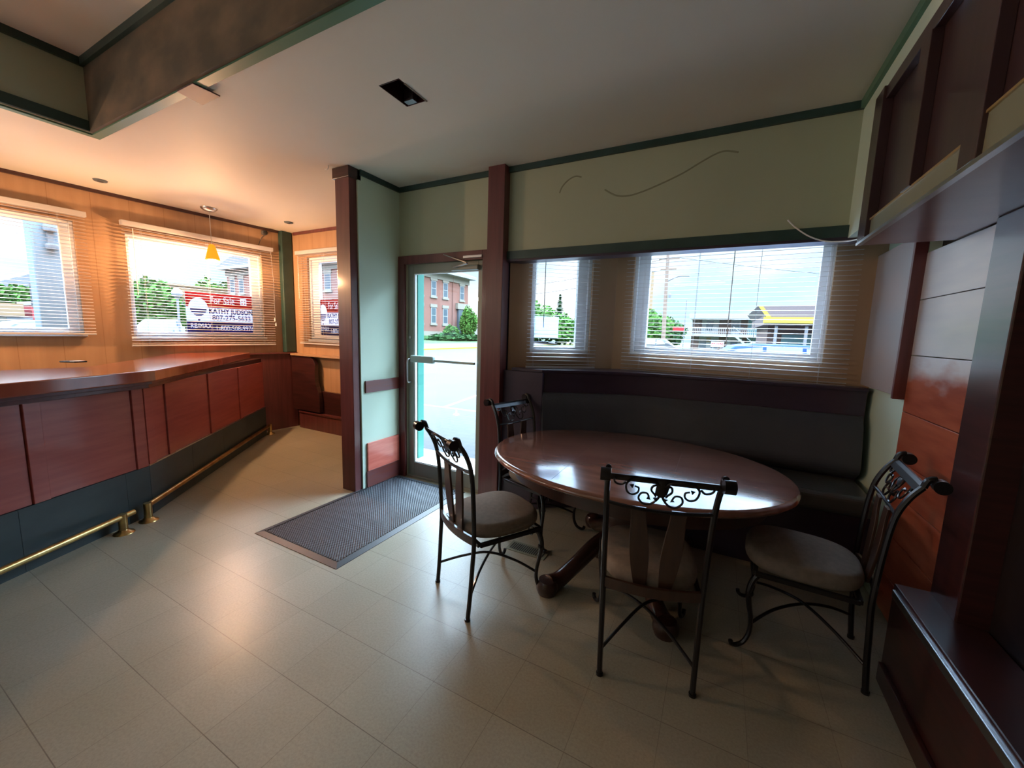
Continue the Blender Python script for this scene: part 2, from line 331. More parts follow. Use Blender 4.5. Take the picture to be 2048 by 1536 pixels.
def brick_mat(name='red_brick', c1=(.13, .042, .028), c2=(.15, .056, .038), mort=(.15, .10, .08), s=1.0):
    Mx = mat(name, c1, .85); t = Mx.node_tree; b = t.nodes['Principled BSDF']
    tc = t.nodes.new('ShaderNodeTexCoord'); sp = t.nodes.new('ShaderNodeSeparateXYZ'); t.links.new(tc.outputs['Object'], sp.inputs[0])
    cb = t.nodes.new('ShaderNodeCombineXYZ'); t.links.new(math_n(t, 'ADD', sp.outputs[0], sp.outputs[1]), cb.inputs[0]); t.links.new(sp.outputs[2], cb.inputs[1])
    br = t.nodes.new('ShaderNodeTexBrick'); br.inputs['Scale'].default_value = 4.5*s; br.inputs['Mortar Size'].default_value = .012
    br.inputs['Color1'].default_value = (*c1, 1); br.inputs['Color2'].default_value = (*c2, 1); br.inputs['Mortar'].default_value = (*mort, 1)
    t.links.new(cb.outputs[0], br.inputs[0]); t.links.new(br.outputs[0], b.inputs['Base Color']); return Mx
M['brick'] = brick_mat()
M['paver'] = brick_mat('concrete_pavers', (.026, .026, .028), (.030, .030, .032), (.013, .013, .014), .5)
def paver_fix():
    t = M['paver'].node_tree
    tc = [n for n in t.nodes if n.type == 'TEX_COORD'][0]; br = [n for n in t.nodes if n.type == 'TEX_BRICK'][0]
    t.links.new(tc.outputs['Object'], br.inputs[0]); br.inputs['Scale'].default_value = 1.6; br.inputs['Mortar Size'].default_value = .01
paver_fix()

# ------------------------------------------------------------------ room shell
CH = 2.92
def struct(name, mb, m, parent=None, **k):
    o = mb.build(name, m, parent, **k)
    if not parent: o['kind'] = 'structure'
    return o
def at(o, loc, ang):
    o.location = loc; o.rotation_euler = (0, 0, ang); return o
AL = math.atan2(1, .075); LW = (-6.45, -4.0)                      # left wall: local x runs along it, local y points outdoors
def sL(y): return (y+4.0)*math.hypot(.075, 1)
A_S = math.atan2(.63, .785); O_S = (-1.69, 3.14)                  # short bay wall
A_B = math.atan2(-.15, 1.85); O_B = (-.905, 3.77)                 # long bay wall
def wall(name, org, ang, L, z0, z1, th, holes, m, s0=0):
    xs = sorted({s0, L, *[h[0] for h in holes], *[h[1] for h in holes]}); zs = sorted({z0, z1, *[h[2] for h in holes], *[h[3] for h in holes]})
    mb = MB(); 
    for i in range(len(xs)-1):
        for j in range(len(zs)-1):
            cx = (xs[i]+xs[i+1])/2; cz = (zs[j]+zs[j+1])/2
            if any(h[0] < cx < h[1] and h[2] < cz < h[3] for h in holes): continue
            mb.box(xs[i], xs[i+1], 0, th, zs[j], zs[j+1])
    return at(struct(name, mb, m), (org[0], org[1], 0), ang)

fl = MB(); fl.prism([(-6.7, -4.2), (1.2, -4.2), (1.2, 3.95), (-6.0, 3.95)], -.12, 0); struct('floor', fl, M['floor'])

WL = [(sL(-2.6), sL(-.75), 1.40, 2.555), (sL(-.1), sL(1.64), 1.40, 2.555), (sL(2.03), sL(3.46), 1.375, 2.535)]
wall('wall_left', LW, AL, sL(3.95), 0, CH+.1, .14, WL, M['orange_wall'])
WN = [(1.39, 2.25, 1.36, 2.55)]
wall('wall_back_left', (-6.86, 3.87), 0, 3.16, 0, CH+.1, .14, [(a[0], a[1], a[2], a[3]) for a in WN], M['orange_wall'], s0=.95)
# wing wall left of the door
struct('wall_wing', MB().box(-3.09, -2.93, 2.58, 3.13, 0, CH+.1), M['green_wall'])
struct('wall_nook_return', MB().prism([(-3.70, 3.87), (-3.09, 3.05), (-3.0, 3.13), (-3.62, 4.01)], 0, CH+.1), M['cream'])
# wall around the door
wd = MB(); wd.box(-2.93, -2.84, 3.09, 3.23, 0, CH+.1); wd.box(-2.84, -1.93, 3.09, 3.23, 2.185, CH+.1); wd.box(-1.93, -1.84, 3.09, 3.23, 0, CH+.1)
struct('wall_door', wd, M['soffit'])
# soffit over the bay
struct('wall_soffit', MB().box(-1.70, 1.06, 3.09, 3.19, 2.17, CH+.1), M['soffit'])
HS = [(.201, .772, 1.375, 2.37)]; HB = [(.155, 1.583, 1.38, 2.37)]
wall('wall_bay_short', O_S, A_S, 1.0065, 0, 2.62, .12, HS, M['tan_wall'])
wall('wall_bay_long', O_B, A_B, 2.0, 0, 2.62, .12, HB, M['tan_wall'])
struct('ceiling_bay', MB().prism([(-1.86, 3.19), (1.2, 3.19), (1.2, 3.9), (-.9, 4.0), (-1.86, 3.19)], 2.52, 2.62), M['tan_wall'])
struct('wall_post_cheek', MB().box(-1.84, -1.70, 3.10, 3.26, 0, 2.62), M['aubergine'])
# right wall
struct('wall_right', MB().box(1.0, 1.14, -4.2, 3.75, 0, CH+.1), M['night'])
struct('wall_right_return', MB().box(.948, 1.0, 2.997, 3.66, 0, 2.62), M['green_wall'])
WR_FILL = [(-5.2, -3.7, .95, 2.45)]  # unseen rear window, added to let fill daylight in from behind
wall('wall_back', (0, -4.2), 0, 1.14, 0, CH+.1, .14, WR_FILL, M['soffit'], s0=-6.6)
for i_, h_ in enumerate(WR_FILL): struct('window_%d' % (7+i_), MB().box(h_[0], h_[1], -4.14, -4.13, h_[2], h_[3]).box((h_[0]+h_[1])/2-.03, (h_[0]+h_[1])/2+.03, -4.18, -4.09, h_[2], h_[3]), M['glass'])

# ceiling with a raised tray on the left
TX0, TX1, TY0, TY1, TZ = -4.26, -.35, -2.2, 1.31, 3.40
ce = MB()
ce.prism([(-6.75, TY1), (1.2, TY1), (1.2, 1.795), (-6.7, 1.795)], CH, CH+.12)
VX0, VX1, VY0, VY1 = -1.855, -1.70, 1.80, 2.03
ce.prism([(-6.7, 1.795), (VX0, 1.795), (VX0, VY1), (-6.65, VY1)], CH, CH+.12)
ce.prism([(VX1, 1.795), (1.2, 1.795), (1.2, VY1), (VX1, VY1)], CH, CH+.12)
ce.prism([(-6.65, VY1), (1.2, VY1), (1.2, 4.05), (-6.5, 4.05)], CH, CH+.12)
ce.prism([(-6.9, TY0), (TX0, TY0), (TX0, TY1), (-6.75, TY1)], CH, CH+.12)
ce.prism([(TX1, TY0), (1.2, TY0), (1.2, TY1), (TX1, TY1)], CH, CH+.12)
ce.prism([(-6.9, -4.2), (1.2, -4.2), (1.2, TY0), (-6.9, TY0)], CH, CH+.12)
struct('ceiling', ce, M['ceiling'])
struct('ceiling_tray', MB().box(TX0-.1, TX1+.1, TY0-.1, TY1+.1, TZ, TZ+.1), M['ceiling'])
tw = MB(); tw.box(TX0+.02, TX1-.02, TY1-.02, TY1-.001, CH-.004, TZ); tw.box(TX0+.02, TX1-.02, TY0+.001, TY0+.02, CH-.004, TZ); struct('tray_side_long', tw, M['tray'])
tw = MB(); tw.box(TX0+.001, TX0+.02, TY0, TY1-.001, CH-.004, TZ); tw.box(TX1-.02, TX1-.001, TY0, TY1-.001, CH-.004, TZ); struct('tray_side_short', tw, M['soffit'])
tr = MB(); tr.box(TX0+.03, TX1-.03, TY1-.045, TY1-.02, TZ-.05, TZ); tr.box(TX0+.02, TX0+.045, TY0, TY1-.02, TZ-.05, TZ)
tr.box(TX0+.02, TX0+.032, TY0, TY1-.02, CH, CH+.07)
struct('trim_1', tr, M['teal_trim'])
tr = MB(); tr.box(TX0-.05, TX1, TY1, TY1+.055, CH-.014, CH); tr.box(TX0-.05, TX0, TY0, TY1, CH-.014, CH); struct('trim_2', tr, M['green_trim'])
# ceiling edge trims
struct('trim_3', MB().box(-2.93, 1.0, 3.07, 3.09, CH-.045, CH), M['teal_trim'])
struct('trim_4', MB().box(-2.93, -2.91, 2.6, 3.07, CH-.045, CH), M['teal_trim'])
tr = MB(); tr.box(0, sL(3.87), -.02, 0, CH-.035, CH); at(struct('trim_5', tr, M['mahog_dark']), (*LW, 0), AL)
struct('trim_6', MB().box(-5.75, -3.72, 3.85, 3.87, CH-.04, CH), M['mahog'])
struct('trim_7', MB().box(.59, .61, .3, 3.07, CH-.045, CH), M['green_trim'])
# header board under the soffit
struct('trim_8', MB().box(-1.70, .62, 3.065, 3.09, 2.168, 2.235), M['teal_trim'])
struct('trim_9', MB().box(-1.70, .95, 3.07, 3.20, 2.150, 2.169), M['aubergine'])
# posts
pb = MB().box(-3.12, -2.945, 2.50, 2.62, 0, CH); struct('trim_10', pb, M['mahog'], bevel=.004)
struct('trim_11', MB().box(-3.135, -2.93, 2.485, 2.62, CH-.09, CH), M['mahog_dark'], bevel=.003)
struct('trim_12', MB().box(-1.85, -1.69, 3.00, 3.11, 0, CH), M['mahog'], bevel=.004)
# green steel column in the nook corner
struct('trim_13', MB().box(-5.875, -5.785, 3.70, 3.86, 1.15, CH), M['teal_trim'], bevel=.012)
# door casing
dc = MB(); dc.box(-2.925, -2.845, 3.06, 3.10, 0, 2.265); dc.box(-1.93, -1.85, 3.06, 3.10, 0, 2.265); dc.box(-2.845, -1.93, 3.06, 3.10, 2.185, 2.265)
struct('trim_14', dc, M['mahog'], bevel=.003)
# wing wall dressings
struct('trim_15', MB().box(-2.93, -2.915, 2.62, 3.06, .94, 1.055), M['mahog_h'], bevel=.002)
struct('trim_16', MB().box(-2.93, -2.912, 2.63, 3.05, .175, .45), M['red_board'], bevel=.002)
struct('baseboard_wing', MB().box(-2.93, -2.915, 2.62, 3.06, 0, .172), M['mahog_h'], bevel=.002)

# ------------------------------------------------------------------ windows
def window(n, org, ang, s0, s1, z0, z1, wl=.05, wr=.05, wt=.05, wb=.05, sill=True, mull=None):
    e = empty('window_%d' % n, (org[0], org[1], 0), ang, kind='structure')
    f = MB()
    for (a, b, c, d) in ((s0, s0+.03, z0, z1), (s1-.03, s1, z0, z1), (s0+.03, s1-.03, z0, z0+.03), (s0+.03, s1-.03, z1-.03, z1)): f.box(a, b, .03, .125, c, d)
    f.build('window_frame', M['white'], e, bevel=.003)
    g = MB(); a0, a1, b0, b1 = s0+.03, s1-.03, z0+.03, z1-.03
    for (a, b, c, d) in ((a0, s0+wl, b0, b1), (s1-wr, a1, b0, b1), (s0+wl, s1-wr, b0, z0+wb), (s0+wl, s1-wr, z1-wt, b1)): g.box(a, b, .055, .105, c, d)
    if mull: g.box(mull-.02, mull+.02, .055, .105, z0+wb, z1-wt)
    g.build('sash', M['white'], e, bevel=.004)
    MB().box(s0+wl, s1-wr, .078, .084, z0+wb, z1-wt).build('pane', M['glass'], e)
    if sill: MB().box(s0-.02, s1+.02, -.012, .03, z0-.03, z0).build('window_sill', M['white'], e, bevel=.003)
    return e
window(1, LW, AL, *WL[1], wl=.06, wr=.10, wt=.06, wb=.05)
window(2, LW, AL, *WL[2], wl=.05, wr=.13, wt=.06, wb=.05)
window(6, LW, AL, *WL[0])
window(3, (-6.86, 3.87), 0, *WN[0], wl=.18, wr=.06, wt=.08, wb=.06)
window(4, O_S, A_S, *HS[0], wl=.05, wr=.12, wt=.05, wb=.05, sill=False)
window(5, O_B, A_B, *HB[0], wl=.13, wr=.075, wt=.05, wb=.07, sill=False)

def blind(org, ang, s0, s1, zt, zb, label, wand=None, val=True, cords=3):
    e = empty('venetian_blind', (org[0], org[1], 0), ang, label=label, cat='window blind')
    if val: MB().box(s0-.01, s1+.01, -.088, -.02, zt-.055, zt).build('valance', M['blind'], e, bevel=.006)
    else: MB().box(s0, s1, -.07, -.02, zt-.035, zt).build('headrail', M['blind'], e, bevel=.004)
    top = zt-.075; n = int((top-(zb+.03))/.0335)
    mb = MB()
    for i in range(n+1):
        z = zb+.035+i*(top-zb-.035)/n
        vs = []; fs = []
        for k in range(4):
            y = -.066+.034*k/3; h = .0026*math.sin(math.pi*k/3)+.0010*k
            vs += [(s0, y, z+h), (s1, y, z+h)]
        vs += [(x, y, zz-.0009) for x, y, zz in vs]
        for k in range(3): a = 2*k; fs += [(a, a+1, a+3, a+2), (8+a, 8+a+2, 8+a+3, 8+a+1)]
        fs += [(0, 8, 9, 1), (6, 7, 15, 14), (0, 2, 10, 8), (2, 4, 12, 10), (4, 6, 14, 12), (1, 9, 11, 3), (3, 11, 13, 5), (5, 13, 15, 7)]
        mb.add(vs, fs)
    mb.build('slats', M['blind'], e)
    MB().box(s0, s1, -.062, -.034, zb, zb+.02).build('bottom_rail', M['blind'], e, bevel=.003)
    for k in range(cords):
        x = s0+(s1-s0)*(.10+.80*k/(cords-1))
        MB().tube([(x, -.0300, zb+.02), (x, -.0300, top+.03)], .0013, 5).tube([(x, -.0680, zb+.02), (x, -.0680, top+.03)], .0011, 5).build('ladder_cord', M['blind'], e)
    if wand:
        x, zz = wand; MB().tube([(x, -.075, zz), (x, -.075, top)], .0035, 6).build('tilt_wand', M['white'], e)
    return e
blind(LW, AL, sL(-.2), sL(1.715), 2.655, 1.388, 'white venetian blind on the leftmost window, beside the wide outdoor post', cords=4)
blind(LW, AL, sL(1.995), sL(3.575), 2.65, 1.262, 'white venetian blind behind the amber pendant lamp, with sale sign behind it', wand=(sL(2.08), 1.85), cords=3)
blind(LW, AL, sL(-2.75), sL(-.65), 2.655, 1.388, 'white venetian blind on the left wall window, before the bar end', cords=4)
blind((-6.86, 3.87), 0, 1.245, 2.35, 2.633, 1.29, 'white venetian blind half hidden behind the mahogany post', wand=(1.29, 1.95), cords=3)
blind(O_S, A_S, .158, .812, 2.46, 1.235, 'narrow dim venetian blind on the small window right of the door', wand=(.30, 1.6), cords=2)
blind(O_B, A_B, .105, 1.725, 2.46, 1.222, 'wide dim venetian blind over the large window above the booth', wand=(.95, 1.5), cords=4)
# tassels of the pull cord
t = empty('pull_cord', (0, 0, 0), label='white pull cord with two tassels hanging beside the sale sign window blind', cat='cord')
ds = Vector((.075, 1, 0)).normalized()
def PL(s, d, z): v = Vector((LW[0], LW[1], 0))+ds*s-Vector((-ds.y, ds.x, 0))*d; return (v.x, v.y, z)
MB().tube([PL(sL(3.545), .09, 2.59), PL(sL(3.56), .095, 2.2), PL(sL(3.565), .09, 1.66)], .0016, 5).build('cord_line', M['blind'], t)
for dz, dsx in ((0, 0), (-.07, .012)):
    MB().lathe([(.002, .05), (.006, .035), (.010, 0), (.003, -.002)], PL(sL(3.56)+dsx, .09, 1.61+dz), 10).build('tassel', M['white'], t, smooth=True)

# ------------------------------------------------------------------ entrance door
d = empty('door_1', (-2.84, 3.09, 0), 0, kind='structure')
f = MB(); dz = 2.185; dw = .91
for b in ((0, .075, 0, dz), (dw-.07, dw, 0, dz), (.075, dw-.07, dz-.085, dz), (.075, dw-.07, 0, .16)): f.box(b[0], b[1], .02, .065, b[2], b[3])
f.build('stile_frame', M['alu'], d, bevel=.004)
g = MB()
for b in ((.075, .083, .16, 2.10), (.832, .84, .16, 2.10), (.083, .832, .16, .168), (.083, .832, 2.092, 2.10)): g.box(b[0], b[1], .03, .058, b[2], b[3])
g.build('glazing_bead', M['white'], d)
MB().box(.083, .832, .040, .046, .168, 2.092).build('pane', M['door_glass'], d)
pb = MB(); pb.box(.08, .37, -.045, -.005, 1.222, 1.29); pb.build('push_bar_housing', M['push'], d, bevel=.008)
MB().box(.37, .84, -.03, -.008, 1.238, 1.262).build('push_bar', M['push'], d, bevel=.004)
MB().tube(smooth_pts([(.035, .02, 1.25), (.035, -.03, 1.24), (.035, -.035, 1.13), (.035, -.03, 1.02), (.035, .02, 1.01)]), .008, 10).build('door_handle', M['steel'], d, smooth=True)
MB().lathe([(.0, 0), (.016, 0), (.016, .012), (.011, .016), (0, .016)], (0, 0, 0), 16).build('lock_cylinder', M['steel'], d).matrix_local = Matrix.Translation((.036, .02, 1.47)) @ Matrix.Rotation(R(90), 4, 'X')
cl = MB(); cl.box(.56, .86, -.03, .02, 2.10, 2.145); cl.build('door_closer', M['alu'], d, bevel=.006)
MB().beam((.60, -.035, 2.125), (.80, -.11, 2.14), .022, .008).beam((.80, -.11, 2.145), (.48, -.02, 2.25), .02, .007).build('closer_arm', M['steel'], d)
MB().box(.71, .91, -.045, -.03, 2.20, 2.222).build('closer_bracket', M['steel'], d, bevel=.002)
MB().box(0, dw, .0, .14, 0, .02).build('threshold', M['alu'], d, bevel=.004)
MB().box(.60-.11, .60-.05, .03, .038, .17, .235).build('sticker', M['bluegrey'], d)
pst = MB().box(-3.235, -3.135, 3.60, 3.70, -.2, 3.2); pst.build('teal_post', M['green_post'])
tag(bpy.data.objects['teal_post'], 'teal painted steel post standing just outside the glass door', 'post')

# ------------------------------------------------------------------ ceiling details
e = empty('ceiling_opening', (VX0, VY0, CH), label='dark rectangular light housing recessed into the pale ceiling', cat='light housing')
v = MB(); w, h = VX1-VX0, VY1-VY0
v.box(0, .004, 0, h, 0, .11); v.box(w-.004, w, 0, h, 0, .11); v.box(.004, w-.004, 0, .004, 0, .11); v.box(.004, w-.004, h-.004, h, 0, .11); v.box(0, w, 0, h, .11, .118)
v.build('housing', M['mahog_dark'], e)
MB().box(.02, .09, h-.05, h-.01, .0, .07).build('bracket', M['steel'], e)
MB().box(w-.006, w+.004, .04, h+.004, -.003, 0).build('lip', M['cream'], e)
tag(MB().prism([(-2.995, 1.445), (-2.972, 1.30), (-2.789, 1.30), (-2.785, 1.441)], CH-.022, CH-.014).build('cover_plate', M['plate'], bevel=.002), 'mauve cover plate lapping the green trim of the ceiling tray', 'plate')
for (x, y), lb in (((-5.565, 1.736), 'small flush ceiling disc left of the pendant, above the bar'), ((-5.243, 3.46), 'small flush ceiling disc near the green corner column')):
    e = empty('ceiling_disc', (x, y, CH), label=lb, cat='ceiling fitting')
    MB().lathe([(0, 0), (.055, 0), (.05, -.012), (.035, -.014), (0, -.014)], n=24).build('ring', M['bluegrey'], e, smooth=True)
    MB().lathe([(0, -.0141), (.025, -.0141), (.02, -.02), (0, -.02)], n=16).build('bulb_face', M['grey_ext'], e, smooth=True)
h = empty('ceiling_hook', (-3.11, 2.43, CH), label='tiny pale hook screwed to the ceiling beside the mahogany post', cat='hook')
MB().tube(smooth_pts([(0, 0, 0), (0, 0, -.02), (-.02, 0, -.03), (-.04, 0, -.02)]), .004, 8).build('shank', M['white'], h, smooth=True)

# pendant
p = empty('pendant_lamp', (-5.57, 2.68, CH), label='small amber glass cone pendant on a thin stem over the bar', cat='lamp')
MB().lathe([(0, 0), (.085, 0), (.082, -.012), (.055, -.035), (.012, -.045), (0, -.045)], n=32).build('canopy', M['steel'], p, smooth=True)
MB().tube([(0, 0, -.04), (.01, 0, -.43)], .004, 8).build('stem', M['steel'], p)
MB().lathe([(.012, -.42), (.024, -.425), (.034, -.44), (.055, -.52), (.078, -.605), (.074, -.605), (.051, -.52), (.030, -.445), (.0, -.44)], (.01, 0, 0), 32, caps=False).build('lamp_shade', M['shade'], p, smooth=True)
b = MB().lathe([(0, -.53), (.014, -.52), (.018, -.505), (.012, -.48), (0, -.475)], (.01, 0, 0), 16).build('bulb', mat('bulb_glow', (1, .8, .5), emis=(1, .62, .22, 30)), p, smooth=True)
def lamp(n, loc, e, col, rad=.03):
    l = bpy.data.lights.new(n, 'POINT'); l.energy = e; l.color = col; l.shadow_soft_size = rad
    o = bpy.data.objects.new(n, l); COL.objects.link(o); o.location = loc; return o
WARM = (1, .54, .26)
lamp('pendant_light', (-5.56, 2.68, 2.28), 58, WARM, .05)
for y_, x_ in ((-1.45, -5.0), (-3.0, -4.4)):  # two out-of-view pendants added to brighten the room from behind
    p3 = copy_tree(p); p3.location = (x_, y_, CH); p3['label'] = 'added fill pendant, amber glass cone, unseen further back along the bar' if y_ > -2 else 'last added fill pendant, amber glass cone, unseen at the back of the bar'
    lamp('fill_pendant_light', (x_+.01, y_, 2.28), 14, (1, .80, .62), .05)
fx = empty('added_fill_light', (-1.7, -2.9, CH), label='plain white fill light added over the unseen back of the room', cat='ceiling light')  # unseen fixture added behind the camera as fill for the room
MB().box(-.6, .6, -.15, .15, -.07, 0).build('housing', M['white'], fx, bevel=.01)
l_ = bpy.data.lights.new('added_fill_lamp', 'AREA'); l_.shape = 'RECTANGLE'; l_.size = 1.15; l_.size_y = .26; l_.energy = 2; l_.color = (1, .97, .92)
o_ = bpy.data.objects.new('added_fill_lamp', l_); COL.objects.link(o_); o_.location = (-1.7, -2.9, CH-.075)
p2 = copy_tree(p); p2.location = (-5.62, .55, CH); p2['label'] = 'small amber glass cone pendant over the near end of the bar'
lamp('pendant_light_near', (-5.61, .55, 2.28), 50, WARM, .05)

# sensor and cable in the nook corner
s = empty('motion_sensor', PL(sL(3.50), 0, 2.845), AL, label='small grey sensor with drooping cable high on the panelled wall', cat='sensor')
MB().box(-.03, .03, -.06, 0, -.03, .03).build('sensor_body', M['grey_ext'], s, bevel=.01)
MB().lathe([(0, -.03), (.022, -.02), (.028, 0), (.02, .02), (0, .028)], (0, -.065, 0), 16).build('lens', M['black'], s, smooth=True)
MB().tube(smooth_pts([(0, -.03, -.03), (-.04, -.02, -.08), (-.06, -.01, -.14), (-.08, -.006, -.2)]), .004, 6).build('cable', M['grey_ext'], s, smooth=True)

# ------------------------------------------------------------------ bar
bar = empty('bar_counter', (-3.86, 1.41, 0), label='long angled mahogany bar counter with glossy top and red panels', cat='bar counter')
P = lambda x, y: (x+3.86, y-1.41)
top = [P(-2.80, -1.45), P(-3.56, .61), P(-3.86, 1.41), P(-5.66, 3.11), P(-5.90, 2.86), P(-5.96, 2.42), P(-5.05, 1.69), P(-4.46, 1.20), P(-4.49, .78), P(-3.60, -1.70)]
MB().prism(top, 1.09, 1.175).build('countertop', M['bar_top'], bar, bevel=.008, seg=3)
def off(poly_pts, d):   # offset front edge line inward
    out = []
    for i, p in enumerate(poly_pts):
        a = Vector(poly_pts[max(i-1, 0)]); b = Vector(poly_pts[min(i+1, len(poly_pts)-1)]); t = (b-a).normalized(); n = Vector((-t.y, t.x)) 
        out.append((p[0]+n.x*d, p[1]+n.y*d))
    return out
fr = [P(-2.80, -1.45), P(-3.86, 1.41), P(-5.66, 3.11)]
def strip(mb, a, b, z0, z1, thick):      # board whose outer face is the line a-b (outer side = right of travel), going back by thick
    a = Vector(a); b = Vector(b); t = (b-a).normalized(); n = Vector((-t.y, t.x))*thick
    return mb.prism([tuple(a), tuple(b), tuple(b+n), tuple(a+n)], z0, z1)
FA, FB, FC = P(-2.66, -1.65), P(-3.97, 1.36), P(-5.62, 3.25)
e1, e2 = off(fr, .03), off(fr, .055)
ap = MB(); 
for (a, b) in ((0, 1), (1, 2)):
    strip(ap, e1[a], e1[b], 1.065, 1.09, .03); strip(ap, e2[a], e2[b], 1.035, 1.065, .03)
ap.build('edge_moulding', M['mahog'], bar, bevel=.004)
ap = MB(); strip(ap, FA, FB, .95, 1.036, .02); strip(ap, FB, FC, .95, 1.036, .02)
core = MB(); n1 = Vector((FB[0]-FA[0], FB[1]-FA[1])).normalized(); n2 = Vector((FC[0]-FB[0], FC[1]-FB[1])).normalized()
o1 = Vector((-n1.y, n1.x)); o2 = Vector((-n2.y, n2.x))
def shift(pt, o, d): return (pt[0]+o.x*d, pt[1]+o.y*d)
core.prism([shift(FA, o1, .02), shift(FB, (o1+o2)/1.9, .02), shift(FC, o2, .02), shift(FC, o2, .12), shift(FB, (o1+o2)/1.9, .12), shift(FA, o1, .12)], 0, 1.09)
core.build('bar_wall', M['mahog_dark'], bar)
def seg(A, B, cuts, wid=.085):
    A = Vector(A); B = Vector(B); L = (B-A).length; t = (B-A)/L; n = Vector((-t.y, t.x))
    def q(s, d): v = A+t*s+n*d; return (v.x, v.y)
    prev = 0
    for c in cuts+[L]:
        hw = wid/2 if c < L else 0
        if c < L: MB().prism([q(c-hw, -.006), q(c+hw, -.006), q(c+hw, .02), q(c-hw, .02)], .402, 1.036).build('stile', M['red_panel'], bar, bevel=.003)
        if c-hw-prev > .02: MB().prism([q(prev, .006), q(c-hw-.004, .006), q(c-hw-.004, .02), q(prev, .02)], .402, 1.036).build('front_panel', M['red_panel'], bar, bevel=.002)
        prev = c+hw+.004
    k = MB(); z = .40; s = 0
    while s < L-.01:
        e = min(s+.62, L); k.prism([q(s+.001, -.004), q(e-.001, -.004), q(e-.001, .02), q(s+.001, .02)], 0.0, z); s = e
    k.build('kick_plate', M['kick'], bar)
LA = (Vector(FB)-Vector(FA)).length
seg(FA, FB, [LA-2.0, LA-1.36, LA-.68, LA-.045])
seg(FB, FC, [.05, .32, 1.04, 1.75])
tr = MB(); strip(tr, shift(FB, o2, -.006), shift(FC, o2, -.006), .400, .412, .02); tr.build('kick_trim', M['steel'], bar)
def foot_rail(pts, posts, label):
    e = empty('foot_rail', (pts[0][0], pts[0][1], 0), label=label, cat='foot rail', group='brass foot rails')
    rel = lambda p, z: (p[0]-pts[0][0], p[1]-pts[0][1], z)
    MB().tube([rel(p, .125) for p in pts], .021, 14).build('rail', M['brass'], e, smooth=True)
    for p in posts:
        po = MB().tube([rel(p, .0), rel(p, .145)], [.026, .026], 14); po.build('post', M['brass'], e, smooth=True)
        MB().lathe([(0, 0), (.062, 0), (.058, .008), (.036, .018), (.028, .03), (0, .03)], rel(p, 0), 20).build('flange', M['brass'], e, smooth=True)
    return e
foot_rail([(-3.80, 1.19), (-2.50, -1.65)], [(-3.765, 1.115), (-3.21, -.10)], 'brass foot rail along the near, left stretch of the bar')
foot_rail([(-3.85, 1.29), (-5.62, 3.30)], [(-3.85, 1.29), (-5.62, 3.30)], 'brass foot rail along the far stretch of the bar, towards the nook')
w = empty('card_folder', (-5.0, 1.27, 1.175), R(25), label='small black folder with paper corner lying on the bar top', cat='folder')
MB().box(-.07, .07, -.05, .05, 0, .012).build('cover', M['black'], w, bevel=.003)
MB().prism([(.02, -.045), (.085, -.03), (.08, .02), (.02, .03)], .012, .015).build('paper', M['white'], w)

# wainscot and nook bench
def WB(s, d): v = PL(s, d, 0); return (v[0], v[1])
wn = MB(); wn.prism([WB(sL(2.95), .0), WB(sL(3.84), .0), WB(sL(3.84), .10), WB(sL(2.95), .10)], 0, 1.13)
struct('wall_wainscot', wn, M['mahog'])
wc = MB(); wc.prism([WB(sL(2.95), .0), WB(sL(3.86), .0), WB(sL(3.86), .12), WB(sL(2.95), .12)], 1.13, 1.15); struct('trim_17', wc, M['mahog'], bevel=.003)
lg = empty('wall_ledge', (-5.75, 3.87, 1.09), label='narrow varnished ledge under the nook window, on a curved bracket', cat='ledge')
MB().box(.02, 2.02, -.15, -.001, .022, .05).build('shelf', M['orange_wall'], lg, bevel=.004)
prof = [(0, .02), (.42, .02), (.50, -.02), (.545, -.09), (.53, -.20), (.535, -.33), (.56, -.42), (.60, -.50), (.62, -.60), (.61, -.80), (0, -.80)]
MB().prism_f(prof, -.12, -.06, lambda a, b, t: (a, t, b)).build('end_bracket', M['mahog_dark'], lg, bevel=.004)
bn = empty('nook_bench', (-5.70, 3.868, 0), label='low dark red plinth along the wall in the nook behind the post', cat='bench')
MB().box(.05, 1.96, -.09, 0, 0, .24).build('base', M['mahog'], bn, bevel=.003)
MB().box(.05, 1.96, -.105, 0, .24, .27).build('seat_board', M['mahog'], bn, bevel=.006)
MB().box(.05, 1.96, -.05, 0, .27, .60).build('back_board', M['mahog_dark'], bn, bevel=.003)

# ------------------------------------------------------------------ floor mat, register
mt = empty('door_mat', (-2.50, 1.60, 0), label='dark rubber scraper mat lying in front of the glass door', cat='mat')
mx0, mx1, my0, my1 = -.463, .435, -.012, 1.44
MB().box(mx0+.045, mx1-.045, my0+.045, my1-.045, 0.0, .009).build('field', M['rubber'], mt)
ed = MB()
for a, b in ((((mx0, my0), (mx1, my0)), ((mx0+.045, my0+.045), (mx1-.045, my0+.045))), (((mx1, my0), (mx1, my1)), ((mx1-.045, my0+.045), (mx1-.045, my1-.045))),
             (((mx1, my1), (mx0, my1)), ((mx1-.045, my1-.045), (mx0+.045, my1-.045))), (((mx0, my1), (mx0, my0)), ((mx0+.045, my1-.045), (mx0+.045, my0+.045)))):
    (p, q_), (r_, s_) = a, b
    ed.add([(*p, 0), (*q_, 0), (*s_, 0), (*r_, 0), (*p, .003), (*q_, .003), (*s_, .0125), (*r_, .0125)], [(4, 5, 6, 7), (0, 1, 5, 4), (3, 2, 6, 7), (0, 3, 2, 1)])
ed.build('bevelled_border', M['rubber_edge'], mt)
sl = MB(); n = 58
for i in range(n):
    y = my0+.06+i*(my1-my0-.12)/(n-1)
    sl.box(mx0+.046, mx0+.058, y-.006, y+.006, .009, .0128); sl.box(mx1-.058, mx1-.046, y-.006, y+.006, .009, .0128)
